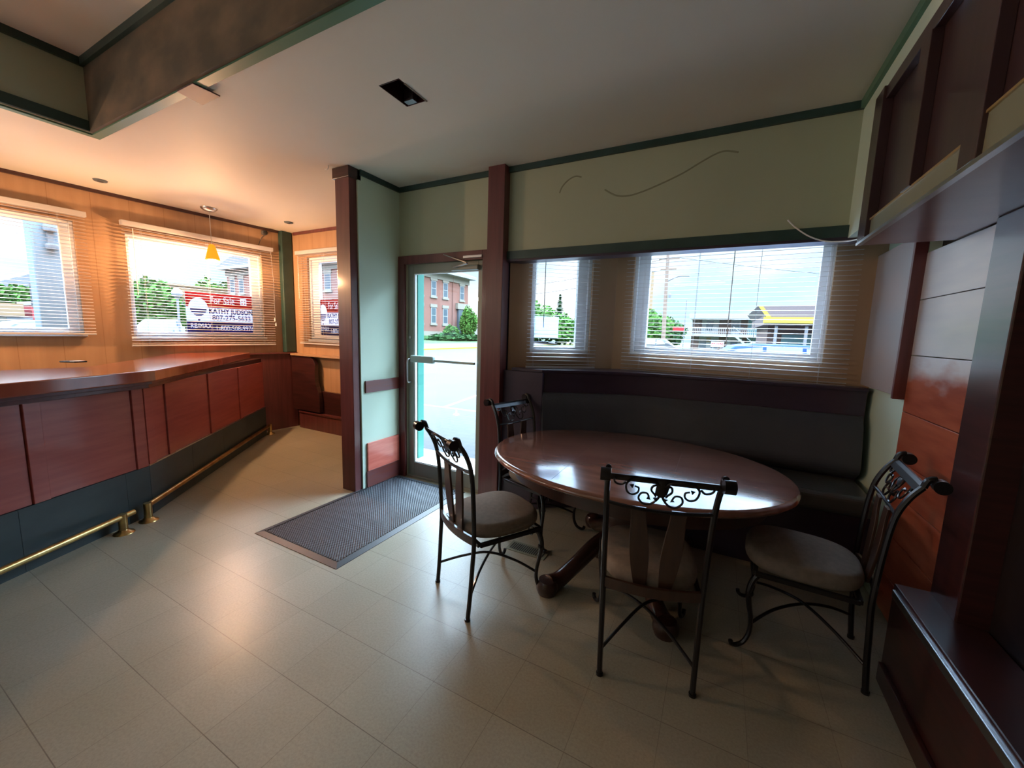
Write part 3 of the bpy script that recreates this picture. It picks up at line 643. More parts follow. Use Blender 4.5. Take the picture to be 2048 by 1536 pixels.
for i in range(34):
    x = mx0+.06+i*(mx1-mx0-.12)/33; sl.box(x-.006, x+.006, my0+.046, my0+.058, .009, .0128); sl.box(x-.006, x+.006, my1-.058, my1-.046, .009, .0128)
sl.build('edge_cleats', M['black'], mt)
rg = empty('floor_register', (-1.10, 2.43, 0), label='beige metal floor register with slots under the dining table edge', cat='floor vent')
MB().box(-.15, .15, -.065, .065, 0, .004).build('plate', M['olive_board'], rg, bevel=.002)
sm = MB()
for i in range(17): sm.box(-.128+i*.0155, -.121+i*.0155, -.042, .042, .004, .0055)
sm.build('slots', M['black'], rg)

# ------------------------------------------------------------------ bay booth
bo = empty('booth_bench', (-.4, 3.3, 0), label='dark upholstered booth bench curving along the bay under the windows', cat='booth')
def OF(pts): return [(x+.4, y-3.3) for x, y in pts]
Q1, Q3 = (-1.33, 3.10), (.915, 3.50)
ARC = [(-1.33, 3.10), (-1.20, 3.185), (-1.06, 3.27), (-.92, 3.345), (-.78, 3.41), (-.62, 3.46), (-.44, 3.49), (-.2, 3.50)]
back_out = [(.915, 3.60), (-.84, 3.735), (-1.60, 3.15), (-1.60, 3.10)]
MB().prism(OF([(-1.60, 3.10)]+ARC+[Q3]+back_out[:3]), 0.0, 1.215).build('back_frame', M['aubergine'], bo, smooth=True)
MB().prism(OF([(-1.62, 3.085), (Q1[0]+.005, 3.085)]+[(x+.005, y-.015) for x, y in ARC[1:]]+[(.92, 3.485), (.92, 3.61), (-.83, 3.745), (-1.63, 3.16)]), 1.215, 1.240).build('cap_shelf', M['aubergine'], bo, bevel=.004)
def cushion(name, line, z0, z1, t0, t1, m, n=10):
    # leaning padded back along a polyline; t0 = thickness at foot, t1 at top
    mb = MB(); L = [Vector(p) for p in line]
    norms = []
    for i, p in enumerate(L):
        a = L[max(i-1, 0)]; b = L[min(i+1, len(L)-1)]
        if i in (0, len(L)-1): t = (b-a).normalized()
        else: t = ((L[i]-a).normalized()+(b-L[i]).normalized()).normalized()
        norms.append(Vector((t.y, -t.x)))
    prof = []
    for k in range(n+1):
        v = k/n; z = z0+(z1-z0)*v; th = t0+(t1-t0)*v; rnd = min(1, 5*min(v, 1-v)+.0)**.5 if 0 < v < 1 else .02
        prof.append((th*(.35+.65*rnd), z))
    vs = []; w = len(L)
    for th, z in prof:
        for p, nn in zip(L, norms): vs.append((p.x+nn.x*th+.4, p.y+nn.y*th-3.3, z))
    for z in (z1, z0):
        for p in L: vs.append((p.x+.4, p.y-3.3, z))
    rows = n+3; fs = [(j*w+i, j*w+i+1, (j+1)*w+i+1, (j+1)*w+i) for j in range(rows-1) for i in range(w-1)]
    fs += [tuple(j*w for j in range(rows)), tuple(j*w+w-1 for j in range(rows))[::-1]]
    mb.add(vs, fs); return mb.build(name, m, bo, smooth=True)
cushion('back_cushion', ARC+[(.905, 3.50)], .62, 1.045, .15, .05, M['vinyl'])
seatp = [(-.78, 2.99), (-.5, 3.04), (-.2, 3.05), (.915, 3.05), (.915, 3.50), (-.3, 3.49), (-.78, 3.40)]
MB().prism(OF(seatp), .47, .60).build('seat_cushion', M['vinyl_seat'], bo, bevel=.035, seg=4)
MB().prism(OF([(-.76, 3.04), (-.5, 3.08), (-.2, 3.09), (.91, 3.09), (.91, 3.49), (-.3, 3.48), (-.76, 3.38)]), 0.0, .47).build('seat_base', M['aubergine'], bo, bevel=.003)
MB().box(-1.69+.4, -1.31+.4, -.235, -.20, 0, 1.215).build('end_panel', M['aubergine'], bo, bevel=.003)

# ------------------------------------------------------------------ right wall: boards, planks, post, cabinets, ledge box
tag(MB().box(.90, .945, 3.02, 3.655, 1.255, 2.14).build('wall_board', M['grey_panel'], bevel=.003), 'pale grey board fixed to the wall right of the large window', 'board')
struct('trim_18', MB().box(.893, .948, 2.995, 3.02, 1.235, 2.15), M['mahog'], bevel=.002)
struct('trim_19', MB().box(.88, .945, 3.635, 3.665, 1.24, 2.16), M['mahog'], bevel=.002)
pl = empty('plank_panel', (.945, 2.3, 0), label='horizontal plank panel, pale above and red below', cat='wall panel')
zs = [.02, .24, .47, .71, .90, 1.17, 1.487, 1.79, 2.043]
for a, b in zip(zs[:-1], zs[1:]):
    MB().box(0, .05, -.02, .694, a+.0015, b-.0025).build('plank', M['plank'], pl, bevel=.002).matrix_parent_inverse = Matrix()
struct('trim_20', MB().box(.905, 1.01, 2.08, 2.29, 0, 2.045), M['mahog_dark'], bevel=.006)

cb = empty('wall_cabinet', (.575, 0, 2.045), label='long dark cabinet run hung over the right wall, pale valance beneath', cat='cabinet')
YE = 2.70
MB().box(.018, .37, -1.2, YE, .0, .018).build('underside', M['cab_under'], cb)
MB().box(.04, .37, -1.2, YE, .018, .70).build('carcass', M['cab'], cb)
fr_ = MB(); fr_.box(0, .04, YE-.12, YE, .019, .70); fr_.box(0.01, .04, -1.2, YE-.12, .64, .70)
fr_.build('face_frame', M['cab'], cb, bevel=.002)
for y, wdt in ((2.10, .09), (1.63, .10), (1.05, .10), (.45, .1), (-.2, .1)):
    MB().box(.005, .04, y, y+wdt, .019 if y < 2 else .10, .64).build('stile', M['cab'], cb, bevel=.002)
MB().box(.018, .03, 1.73, YE-.12, .012, .095).build('valance', M['olive_board'], cb)
MB().box(.012, .032, 1.73, YE-.12, .095, .103).build('valance_edge', M['gold'], cb)
MB().box(.018, .03, .55, 1.63, .012, .135).build('valance', M['olive_board'], cb)
MB().box(.012, .032, .55, 1.63, .135, .143).build('valance_edge', M['gold'], cb)
MB().box(-.003, .018, -1.2, YE, -.002, .012).build('bottom_edge', M['steel'], cb)
struct('wall_bulkhead', MB().box(.61, 1.0, 2.702, 3.09, 2.16, CH), M['green_wall'])
struct('wall_bulkhead_upper', MB().box(.61, 1.0, -1.2, 2.702, 2.752, CH), M['green_wall'])

bx = empty('ledge_box', (.79, 2.30, 0), label='low dark red boxed ledge with bright steel edge, bottom right', cat='boxed ledge')
MB().box(0, .207, -3.4, 0, 0, .43).build('front', M['mahog_dark'], bx, bevel=.004)
MB().box(.0, .207, -3.4, 0, .43, .47).build('top', M['mahog_dark'], bx, bevel=.006)
MB().box(-.010, .004, -3.4, -.02, .412, .448).build('edge_strip', M['steel'], bx, bevel=.004)
MB().box(-.02, 0, -3.4, -.03, 0, .09).build('base_strip', M['mahog_dark'], bx, bevel=.003)

# loose white cable at the header
tag(MB().tube(smooth_pts([(.30, 3.055, 2.29), (.35, 3.05, 2.235), (.42, 3.045, 2.18), (.50, 3.04, 2.145), (.585, 2.98, 2.125), (.60, 2.75, 2.09)]), .004, 8).build('loose_cable', M['white'], smooth=True), 'thin white cable curling off the soffit to the cabinet corner', 'cable')
# dust line left on the soffit by a removed sign
def mark(pts, label):
    tag(MB().tube(smooth_pts([(x, 3.0955, z) for x, z in pts], 8), [.003]+[.0085]*(len(smooth_pts([(x, 0, z) for x, z in pts], 8))-2)+[.002], 6).build('smudge_line', M['dust'], smooth=True), label, 'wall mark')
M['dust'] = mat('dust_line', (.27, .29, .20), .9)
mark([(-1.238, 2.655), (-1.22, 2.70), (-1.17, 2.745), (-1.11, 2.765), (-1.06, 2.75)], 'short dusty arc mark on the soffit above the small window')
mark([(-.88, 2.64), (-.79, 2.585), (-.70, 2.57), (-.60, 2.585), (-.48, 2.62), (-.34, 2.67), (-.23, 2.724), (-.15, 2.76), (-.085, 2.772), (.0, 2.75)], 'long wavy dusty mark across the middle of the soffit')

# ------------------------------------------------------------------ dining table
tb = empty('dining_table', (-.464, 2.553, 0), label='oval cherry pedestal dining table with glossy top in front of the booth', cat='table')
def sup(a, b, n=72, ex=2.08):
    out = []
    for i in range(n):
        t = 2*math.pi*i/n; c, s = math.cos(t), math.sin(t)
        out.append((a*abs(c)**(2/ex)*(1 if c > 0 else -1), b*abs(s)**(2/ex)*(1 if s > 0 else -1)))
    return out
A_, B_ = .905, .685
mb = MB(); rings = [(-.06, .716), (-.012, .718), (-.002, .724), (.006, .735), (.004, .748), (-.006, .757), (-.02, .760)]
vs = []; fs = []; n = 96
for dr, z in rings: vs += [(x, y, z) for x, y in sup(A_+dr, B_+dr, n)]
for j in range(len(rings)-1): fs += [(j*n+i, j*n+(i+1) % n, (j+1)*n+(i+1) % n, (j+1)*n+i) for i in range(n)]
fs += [tuple(range(n))[::-1], tuple(range((len(rings)-1)*n, len(rings)*n))]
mb.add(vs, fs).build('tabletop', M['table'], tb, smooth=True)
sm = MB()
for x in (-.29, .29): sm.box(x-.0008, x+.0008, -.62, .62, .7598, .7604)
sm.build('leaf_seam', M['black'], tb)
mb = MB(); vs = []
for ex, z in ((0, .60), (0, .716), (-.02, .716), (-.02, .60)): vs += [(x, y, z) for x, y in sup(A_-.13+ex, B_-.13+ex, n)]
fs = [(j*n+i, j*n+(i+1) % n, ((j+1) % 4)*n+(i+1) % n, ((j+1) % 4)*n+i) for j in range(4) for i in range(n)]
mb.add(vs, fs).build('apron', M['table_dark'], tb, smooth=True)
MB().box(-.34, .34, -.26, .26, .64, .716).build('top_block', M['table_dark'], tb, bevel=.005)
MB().lathe([(.0, .12), (.13, .12), (.135, .17), (.10, .21), (.085, .25), (.12, .32), (.14, .40), (.125, .48), (.08, .55), (.09, .58), (.14, .61), (.16, .64), (0, .64)], n=28).build('pedestal', M['table_dark'], tb, smooth=True)
MB().box(-.15, .15, -.13, .13, .09, .19).build('pedestal_block', M['table_dark'], tb, bevel=.012)
for sx in (-1, 1):
    for sy in (-1, 1):
        P_ = smooth_pts([(sx*.06, sy*.07, .24), (sx*.14, sy*.17, .20), (sx*.22, sy*.30, .12), (sx*.29, sy*.41, .055), (sx*.33, sy*.48, .052)], 6)
        k = len(P_); rr = [.062-.012*math.sin(math.pi*i/(k-1))-.006*i/(k-1) for i in range(k)]
        mb = MB().tube(P_, rr, 12)
        mb.lathe([(0, 0), (.055, 0), (.066, .03), (.066, .06), (.052, .085), (0, .09)], (sx*.335, sy*.487, 0), 18)
        mb.build('foot', M['table_dark'], tb, smooth=True)

# ------------------------------------------------------------------ chairs
def backY(z):      # rear profile of the back uprights
    pts = [(0, -.262), (.15, -.250), (.42, -.236), (.62, -.242), (.78, -.256), (.86, -.270), (.93, -.298), (.98, -.330), (1.02, -.37)]
    for (z0, y0), (z1, y1) in zip(pts[:-1], pts[1:]):
        if z <= z1: return y0+(y1-y0)*(z-z0)/(z1-z0)
    return pts[-1][1]
def upX(z): return .198+.018*min(1, z/.9)
def make_chair():
    c = empty('dining_chair', (0, 0, 0))
    # cushion
    def seat(u, v):
        a = 2*math.pi*u; ex = 2/2.9
        cx = math.copysign(abs(math.cos(a))**ex, math.cos(a)); sy = math.copysign(abs(math.sin(a))**ex, math.sin(a))
        hw = .213+.022*(sy+1)/2; hd = .242
        # v: 0 bottom centre -> 1 top centre
        if v < .15: r, z = v/.15*.88, .425
        elif v < .65:
            k = (v-.15)/.5; an = -math.pi/2+math.pi*k; r = .88+.12*math.cos(an); z = .466+.042*math.sin(an)
        else:
            k = (v-.65)/.35; r = .88*(1-k); z = .508+.020*math.sin(k*math.pi/2)
        z += .012*max(0, sy)*(1 if v > .4 else 0)*r*0
        return (hw*r*cx, .010+hd*r*sy, z)
    MB().grid(seat, 40, 22, True).build('seat', M['taupe'], c, smooth=True)
    fr = MB()
    P_ = [(.20*math.cos(a)*1.02, -.005+.205*math.sin(a), .415) for a in [2*math.pi*i/4+math.pi/4 for i in range(4)]]
    P_ = [(-.205, -.20, .415), (.205, -.20, .415), (.225, .195, .415), (-.225, .195, .415)]
    for i in range(4): fr.beam(P_[i], P_[(i+1) % 4], .022, .022)
    fr.build('seat_frame', M['iron'], c, bevel=.003)
    # rear uprights that run down into the back legs, curling over at the top
    for s in (-1, 1):
        pts = [(s*upX(z), backY(z), z) for z in (.012, .15, .30, .42, .55, .68, .78, .86, .93, .98)]
        mb = MB(); P2 = smooth_pts(pts, 4)
        mb.tube(P2, [.0125]*len(P2), 8)
        cy, cz = backY(.98)-.046, 1.0
        roll_ = [(s*upX(.98), backY(.98), .98), (s*upX(1), cy+.035, 1.012), (s*upX(1), cy+.012, 1.020)]
        mb.tube(smooth_pts(roll_, 4), .0125, 8)
        mb.cyl((s*(upX(1)-.010), cy, cz-.004), (s*(upX(1)+.030), cy, cz-.004), .027, 20)
        mb.lathe([(0, 0), (.016, 0), (.016, .012), (0, .012)], (s*upX(0), -.262, 0), 10)
        mb.build('back_leg', M['iron'], c, smooth=True)
    # crest bar
    mb = MB()
    def barz(s_, z, zc=0): return (s_*upX(z), backY(z)+zc, z)
    nb = 14
    mb.grid(lambda u, v: ((2*u-1)*upX(.97), backY(.955+.034*v)-.004, .955+.034*v), nb, 3).grid(lambda u, v: ((1-2*u)*upX(.97), backY(.955+.034*v)+.004, .955+.034*v), nb, 3)
    mb.grid(lambda u, v: ((2*u-1)*upX(.97), backY(.989)+.004-.008*v, .989), nb, 1).grid(lambda u, v: ((1-2*u)*upX(.97), backY(.955)+.004-.008*v, .955), nb, 1)
    mb.build('crest_bar', M['iron'], c)
    mb = MB(); lz = .835
    mb.tube([(u*upX(lz), backY(lz)-.014*(1-u*u), lz-.012*(1-u*u)) for u in [i/8-1 for i in range(17)]], .0085, 8)
    mb.build('lower_bar', M['iron'], c, smooth=True)
    # scrollwork
    mb = MB()
    def sc(pts, r0=.0052, r1=.004):
        for s in (-1, 1):
            pp = smooth_pts([(s*u, v, 0) for u, v in pts], 5)
            P3 = [(p.x, backY(.835+p.y*1.12)-.004, .835+p.y*1.08) for p in pp]; k = len(P3)
            mb.tube(P3, [r0+(r1-r0)*i/(k-1) for i in range(k)], 6)
    sc([(.010, .105), (.035, .125), (.075, .133), (.115, .125), (.140, .098), (.135, .062), (.112, .050), (.092, .062), (.090, .083), (.106, .090)])
    sc([(.006, .112), (.034, .102), (.040, .080), (.026, .062), (.020, .052)])
    sc([(.0, .075), (.012, .040), (.036, .014), (.066, .012), (.086, .034), (.078, .060), (.056, .063), (.046, .047)])
    sc([(.145, .105), (.160, .092), (.180, .095), (.190, .110), (.184, .122)])
    for s in (-1, 1):
        for (u, v, du, dv) in ((.112, .088, .016, .006), (.021, .045, -.004, -.016), (.050, .043, -.012, -.010)):
            z0 = .835+v*1.08
            mb.add([(s*(u-dv*.6), backY(z0)-.004, z0+du*.6), (s*(u+dv*.6), backY(z0)-.004, z0-du*.6), (s*(u+du), backY(z0)-.004, z0+dv), (s*u, backY(z0)-.012, z0), (s*u, backY(z0)+.004, z0)], [(0, 2, 3), (2, 1, 3), (1, 0, 3), (0, 4, 2), (2, 4, 1), (1, 4, 0)])
    def leafy(u, v):
        a = 2*math.pi*u; ww = .026*(1+.16*math.cos(5*a)); z = .835+.108+.030*v*math.sin(a)*1.1
        return (ww*v*math.cos(a), backY(z)-.012+.008*v*v, z-(.02*v if math.sin(a) < -.3 else 0))
    mb.grid(leafy, 28, 4, True)
    mb.build('scrollwork', M['iron'], c, smooth=True)
    # two shaped wooden splats and seat-level rail
    for s in (-1, 1):
        vs = []; nz = 12
        for i in range(nz+1):
            t = i/nz; z = .455+(.828-.455)*t; w = .026+.012*math.sin(math.pi*min(1, t*1.15))+.006*t
            x = s*(.052+.030*t); y = backY(z)-.010*math.sin(math.pi*t)
            vs += [(x-w, y-.006, z), (x+w, y-.006, z), (x+w, y+.006, z), (x-w, y+.006, z)]
        fs = [(i*4+j, i*4+(j+1) % 4, (i+1)*4+(j+1) % 4, (i+1)*4+j) for i in range(nz) for j in range(4)]+[(3, 2, 1, 0), (nz*4, nz*4+1, nz*4+2, nz*4+3)]
        MB().add(vs, fs).build('back_splat', M['chair_wood'], c, bevel=.002)
    vs = []
    for i in range(17):
        u = i/8-1; y = -.236-.030*(1-u*u); 
        vs += [(u*.205, y-.008, .425+.0*u), (u*.205, y+.008, .425), (u*.205, y+.008, .472), (u*.205, y-.008, .472)]
    fs = [(i*4+j, i*4+(j+1) % 4, (i+1)*4+(j+1) % 4, (i+1)*4+j) for i in range(16) for j in range(4)]+[(3, 2, 1, 0), (64, 65, 66, 67)]
    MB().add(vs, fs).build('seat_rail', M['chair_wood'], c, bevel=.002)
    # front cabriole legs with scroll feet
    for s in (-1, 1):
        pts = smooth_pts([(s*.205, .175, .415), (s*.216, .200, .37), (s*.222, .212, .31), (s*.216, .205, .24), (s*.208, .192, .16), (s*.208, .192, .09), (s*.218, .212, .035), (s*.234, .242, .014), (s*.246, .262, .020), (s*.247, .266, .036)], 5)
        k = len(pts); rr = [.016-.005*min(1, i/(k*.45)) for i in range(k)]
        mb = MB().tube(pts, rr, 8)
        mb.lathe([(0, -.012), (.016, -.008), (.019, 0), (.016, .008), (0, .012)], (s*.218, .208, .30), 12)
        mb.build('front_leg', M['iron'], c, smooth=True)
    # bracket scrolls under the front rail
    for s in (-1, 1):
        mb = MB()
        mb.tube(smooth_pts([(s*.214, .20, .335), (s*.185, .20, .375), (s*.145, .20, .39), (s*.112, .20, .375), (s*.108, .20, .348), (s*.130, .20, .335), (s*.146, .20, .350), (s*.138, .20, .364)], 5), .0048, 6)
        mb.tube(smooth_pts([(s*.112, .20, .38), (s*.08, .20, .395), (s*.055, .20, .385), (s*.05, .20, .368), (s*.064, .20, .362)], 5), .0044, 6)
        mb.build('bracket_scroll', M['iron'], c, smooth=True)
    # crossed bowed stretchers
    for s in (-1, 1):
        pts = smooth_pts([(s*.210, .194, .135), (s*.11, .10, .190), (0, -.02, .215+.006*s), (-s*.10, -.14, .185), (-s*.198, -.252, .125)], 6)
        MB().tube(pts, .0075, 8).build('stretcher', M['iron'], c, smooth=True)
    return c
CHAIRS = [(-1.130, 1.957, -.494, 'iron dining chair nearest the door mat, left of the table, back towards the bar'),
          (-.233, 1.952, .237, 'iron dining chair in front of the table, its scrolled back towards the viewer'),
          (.460, 2.365, 1.475, 'iron dining chair on the right, beside the dark boxed ledge'),
          (-1.159, 2.746, -1.835, 'iron dining chair half hidden behind the left end of the table')]
base_chair = make_chair(); tag(base_chair, cat='chair', group='iron scroll-back dining chairs')
for i, (x, y, a, lb) in enumerate(CHAIRS):
    o = base_chair if i == 0 else copy_tree(base_chair)
    o.location = (x, y, 0); o.rotation_euler = (0, 0, a); o['label'] = lb

# ------------------------------------------------------------------ sale signs on the glass
def text_mb(txt, size, x, z, t, wide=None, bold=.0, align='LEFT', ext=.0006):
    cu = bpy.data.curves.new('t', 'FONT'); cu.body = txt; cu.size = size; cu.offset = bold; cu.align_x = align; cu.extrude = ext; cu.resolution_u = 3
    o = bpy.data.objects.new('t', cu); COL.objects.link(o)
    dg = bpy.context.evaluated_depsgraph_get(); me = o.evaluated_get(dg).to_mesh()
    vs = [v.co.copy() for v in me.vertices]; fs = [tuple(p.vertices) for p in me.polygons]
    o.to_mesh_clear(); bpy.data.objects.remove(o)
    bpy.data.curves.remove(cu)
    xs = [v.x for v in vs]; sx = 1
    if wide: sx = wide/(max(xs)-min(xs)); x0 = min(xs)
    else: x0 = 0
    m = MB(); m.add([(x+(v.x-x0)*sx, t-v.z, z+v.y) for v in vs], fs); return m
def sale_sign(org, ang, s, z, w, h, lb):
    e = empty('sale_sign', (org[0], org[1], 0), ang, label=lb, cat='sign')
    y = .068; L = lambda u: s+u*w; Z = lambda v: z+v*h
    MB().box(L(0), L(1), y, y+.004, Z(0), Z(1)).build('backing', M['white_sign'], e)
    def band(z0_, z1_, cutters, name, m):
        o = MB().box(L(0), L(1), y-.0015, y, Z(z0_), Z(z1_)).build(name, m, e); tmp = []
        for c_ in cutters:
            k = c_.build('cutter', None); tmp.append(k); b_ = o.modifiers.new('cut', 'BOOLEAN'); b_.object = k; b_.operation = 'DIFFERENCE'; b_.solver = 'EXACT'; b_.use_self = True; k.parent = e
        me = bpy.data.meshes.new_from_object(o.evaluated_get(bpy.context.evaluated_depsgraph_get()))
        o.modifiers.clear(); o.data = me
        for k in tmp: bpy.data.objects.remove(k)
    TC = lambda txt, size, u, v, wd, b=0: text_mb(txt, size*h, L(u), Z(v), y-.0008, wd*w, b, ext=.004)
    BT = [(L(.165)+.135*w*math.sin(a), Z(.62)+.25*h*math.cos(a)) for a in [2*math.pi*i/40 for i in range(40)]]
    cuts = [MB().prism_f([p for p in BT], y-.006, y+.003, lambda a, b, c_: (a, c_, b)), TC('For Sale', .25, .34, .75, .35, 0), MB().box(L(.78), L(.88), y-.006, y+.003, Z(.75), Z(.92))]
    band(.66, 1.0, cuts, 'red_band', M['red_sign'])
    band(0, .33, [TC('RE/MAX', .16, .05, .17, .29, 0), TC('1-800-508-9976', .17, .405, .12, .575, 0)], 'blue_band', M['blue_sign'])
    # balloon emblem: white envelope over the red band, red crown, blue lower stripes
    for v, w0, w1 in ((.60, .112, .110), (.545, .106, .092), (.495, .080, .060), (.45, .048, .030)):
        MB().prism_f([(L(.165-w1), Z(v-.016)), (L(.165+w1), Z(v-.016)), (L(.165+w0), Z(v+.016)), (L(.165-w0), Z(v+.016))], y-.0025, y-.0018, lambda a, b, c_: (a, c_, b)).build('balloon_stripe', M['blue_sign'], e)
    MB().box(L(.150), L(.180), y-.002, y-.001, Z(.345), Z(.375)).build('balloon_basket', M['blue_sign'], e)
    T = lambda txt, size, u, v, wd, m, nm, b=0: text_mb(txt, size*h, L(u), Z(v), y-.0025, wd*w, b).build(nm, m, e)
    for a in (.80, .84):
        for b in (.78, .85): MB().box(L(a), L(a+.022), y-.003, y-.002, Z(b), Z(b+.035)).build('emblem_dot', M['red_sign'], e)
    T('KATHY JUDSON', .165, .31, .525, .66, M['blue_sign'], 'lettering', .003)
    T('807-275-5633', .17, .35, .365, .58, M['blue_sign'], 'lettering', .0012)
    return e
sale_sign(LW, AL, sL(2.56), 1.392, .80, .555, 'red, white and navy for sale sign in the long window behind the pendant')
sale_sign((-6.86, 3.87), 0, 1.50, 1.392, .70, .555, 'for sale sign partly hidden by the mahogany post')
ps = empty('paper_sign', (*O_S, 0), A_S, label='small blank grey-blue sheet taped to the small window', cat='sign')
MB().box(.235, .49, .086, .089, 1.505, 1.705).build('sheet', M['sign_back'], ps)

# ------------------------------------------------------------------ outdoors
GZ = -.15
struct('ground_road', MB().box(-140, 140, -40, 160, GZ-.3, GZ), M['asphalt'])
struct('ground_pavement', MB().prism([(-3.4, 3.95), (-3.3, 3.3), (-1.6, 3.3), (1.3, 3.9), (3.0, 3.9), (3.0, 7.2), (-6.1, 6.75), (-6.6, 4.1)], GZ, -.11), M['paver'])
struct('trim_21', MB().box(-3.3, -1.6, 3.24, 3.95, -.11, -.03), M['concrete'], bevel=.01)
ln = MB().prism([(-6.2, 6.72), (3, 7.22), (3, 7.36), (-6.2, 6.86)], GZ, GZ+.035); struct('trim_22', ln, M['yellow_line'])
struct('trim_23', MB().prism([(-5.4, 6.98), (-5.28, 6.98), (-6.1, 11.6), (-6.2, 11.6)], GZ, GZ+.004), M['white_line'])
st = empty('parking_anchor', (-4.55, 6.35, -.11), label='small white anchor fitting on the pavers outside the door', cat='fitting')
MB().lathe([(0, 0), (.06, 0), (.05, .02), (.015, .03), (.012, .09), (0, .09)], n=14).build('base', M['white'], st, smooth=True)
# far side of the road: kerb, walk, verge climbing to the brick building
def slab(name, pts, z, m, th=.05):
    mb = MB(); n = len(pts); mb.add([(*p, zz) for p, zz in zip(pts, z)]+[(*p, zz-th) for p, zz in zip(pts, z)], [tuple(range(n)), tuple(range(n, 2*n))[::-1]]+[(i, n+i, n+(i+1) % n, (i+1) % n) for i in range(n)])
    return struct(name, mb, m)
slab('ground_kerb', [(-22.6, 8), (-22.3, 8), (-22.3, 70), (-22.6, 70)], [-.02]*4, M['yellow'], .14)
slab('ground_walk', [(-25, 8), (-22.6, 8), (-22.6, 70), (-25, 70)], [.28, -.02, -.02, .28], M['pink_walk'])
slab('ground_verge', [(-29.6, 28), (-25, 28), (-25, 70), (-29.6, 70)], [1.0, .28, .28, 1.0], M['grass'])
slab('ground_lawn', [(-20, 40), (60, 46), (60, 120), (-20, 120)], [.0, .0, .3, .3], M['grass'])
slab('ground_walk_far', [(-20, 36.5), (60, 42.5), (60, 46), (-20, 40)], [-.02, -.02, .05, .05], M['concrete'])

def ewin(parent, face, u, z, w, h, sill=True, arch=False):
    # face: function (u, z, d) -> xyz
    def bx(u0, u1, z0, z1, d0, d1, name, m, par):
        mb = MB().prism_f([(u0, z0), (u1, z0), (u1, z1), (u0, z1)], d0, d1, lambda a, b, t: face(a, b, t)); return mb.build(name, m, par)
    f = bx(u-w/2, u+w/2, z, z+h, -.02, .05, 'window', M['white_ext'], parent)
    bx(u-w/2+.1, u+w/2-.1, z+.1, z+h/2-.04, .05, .06, 'pane', M['ext_glass'], f)
    bx(u-w/2+.1, u+w/2-.1, z+h/2+.04, z+h-.1, .05, .06, 'pane', M['ext_glass'], f)
    if sill:
        bx(u-w/2-.15, u+w/2+.15, z-.22, z, -.02, .12, 'sill', M['cream'], parent); bx(u-w/2-.15, u+w/2+.15, z+h, z+h+.35, -.02, .10, 'lintel', M['cream'], parent)
br = empty('brick_building', (-29.6, 28, 0), label='two storey red brick building with cream bands across the road', cat='building')
BW, BD = 25.5, 15.6
MB().box(-BW, 0, 0, BD, 1.3, 7.5).build('wall', M['brick'], br)
MB().box(-BW-.1, .12, -.12, BD+.1, -.3, 1.45).build('foundation', M['cream'], br)
MB().box(-BW-.12, .12, -.12, BD+.12, 7.45, 8.15).build('cornice', M['cream'], br)
MB().box(-BW-.8, .8, -.8, BD+.8, 8.15, 8.5).build('eave', M['white_ext'], br)
MB().prism_f([(-BW-.8, 8.5), (.8, 8.5), (-2.8, 9.6), (-BW+2.8, 9.6)], -.8, BD+.8, lambda a, b, t: (a, t, b)).build('roof', M['grey_ext'], br)
E_ = lambda a, b, t: (t, a, b)
for u in (1.9, 4.1, 6.3, 8.6, 10.8, 14.3-.1):
    ewin(br, E_, u, 5.45, .9, 1.75)
    if u < 12: ewin(br, E_, u, 2.35, .9, 1.85)
MB().box(0, .35, 12.9, 15.5, 4.3, 5.0).build('door_hood', M['cream'], br); MB().box(0, .25, 13.2, 15.2, 1.3, 4.3).build('entrance', M['ext_glass'], br)
MB().tube([(.09, 12.2, 1.3), (.09, 12.2, 8.1)], .05, 8).build('downpipe', M['brick'], br)
F_ = lambda a, b, t: (a, -t, b)
for u in (-1.6, -4.2, -6.8, -9.4, -12, -14.6, -17.2, -19.8, -22.4, -24.3):
    ewin(br, F_, u, 5.35, 1.0, 1.7); ewin(br, F_, u, 2.3, 1.0, 1.8)

# vegetation
def foliage(mb, c, rx, rz, n, leaf, rng, flat=1.0):
    for i in range(n):
        a = rng.uniform(0, 2*math.pi); cz = rng.uniform(-1, 1); r = math.sqrt(1-cz*cz); k = rng.uniform(.72, 1.05)
        lump = 1+.16*math.sin(3*a+c[0])+.14*math.sin(5*cz+2*a)
        p = Vector((c[0]+rx*k*lump*r*math.cos(a), c[1]+rx*k*lump*r*math.sin(a)*flat, c[2]+rz*k*lump*cz))
        d = Vector((rng.uniform(-1, 1), rng.uniform(-1, 1), rng.uniform(-1, 1))).normalized()*leaf; e = d.orthogonal().normalized()*leaf*rng.uniform(.5, .9)
        mb.add([p-d, p-e, p+d, p+e], [(0, 1, 2, 3)])
def tree(name, x, y, z0, trunk, rx, rz, label, m='leaf', n=1500, leaf=.22, seed=1, group=None, cat='tree', lobes=4):
    rng = random.Random(seed); e = empty(name, (x, y, z0), label=label, cat=cat, group=group)
    if trunk > 0:
        MB().tube([(0, 0, 0), (.05, 0, trunk*.5), (0, .05, trunk+rz*.6)], [.22, .17, .10], 8).build('trunk', M['bark'], e, smooth=True)
    mb = MB(); foliage(mb, (0, 0, trunk+rz), rx, rz, n//2, leaf, rng)
    for k in range(lobes):
        a = 2*math.pi*k/lobes+rng.random(); foliage(mb, (rx*.55*math.cos(a), rx*.55*math.sin(a), trunk+rz*rng.uniform(.7, 1.3)), rx*.6, rz*.6, n//(2*lobes), leaf, rng)
    mb.build('foliage', M[m], e); return e
tree('deciduous_tree', -36.5, 13.0, -.1, .2, 2.6, 2.2, 'round green tree seen left of the sale sign through the long window', n=2600, seed=2)
tree('deciduous_tree', -78, 38, -.1, 4, 4, 2.4, 'treetop peeking over the long peach building', seed=5, n=1200, leaf=.4)
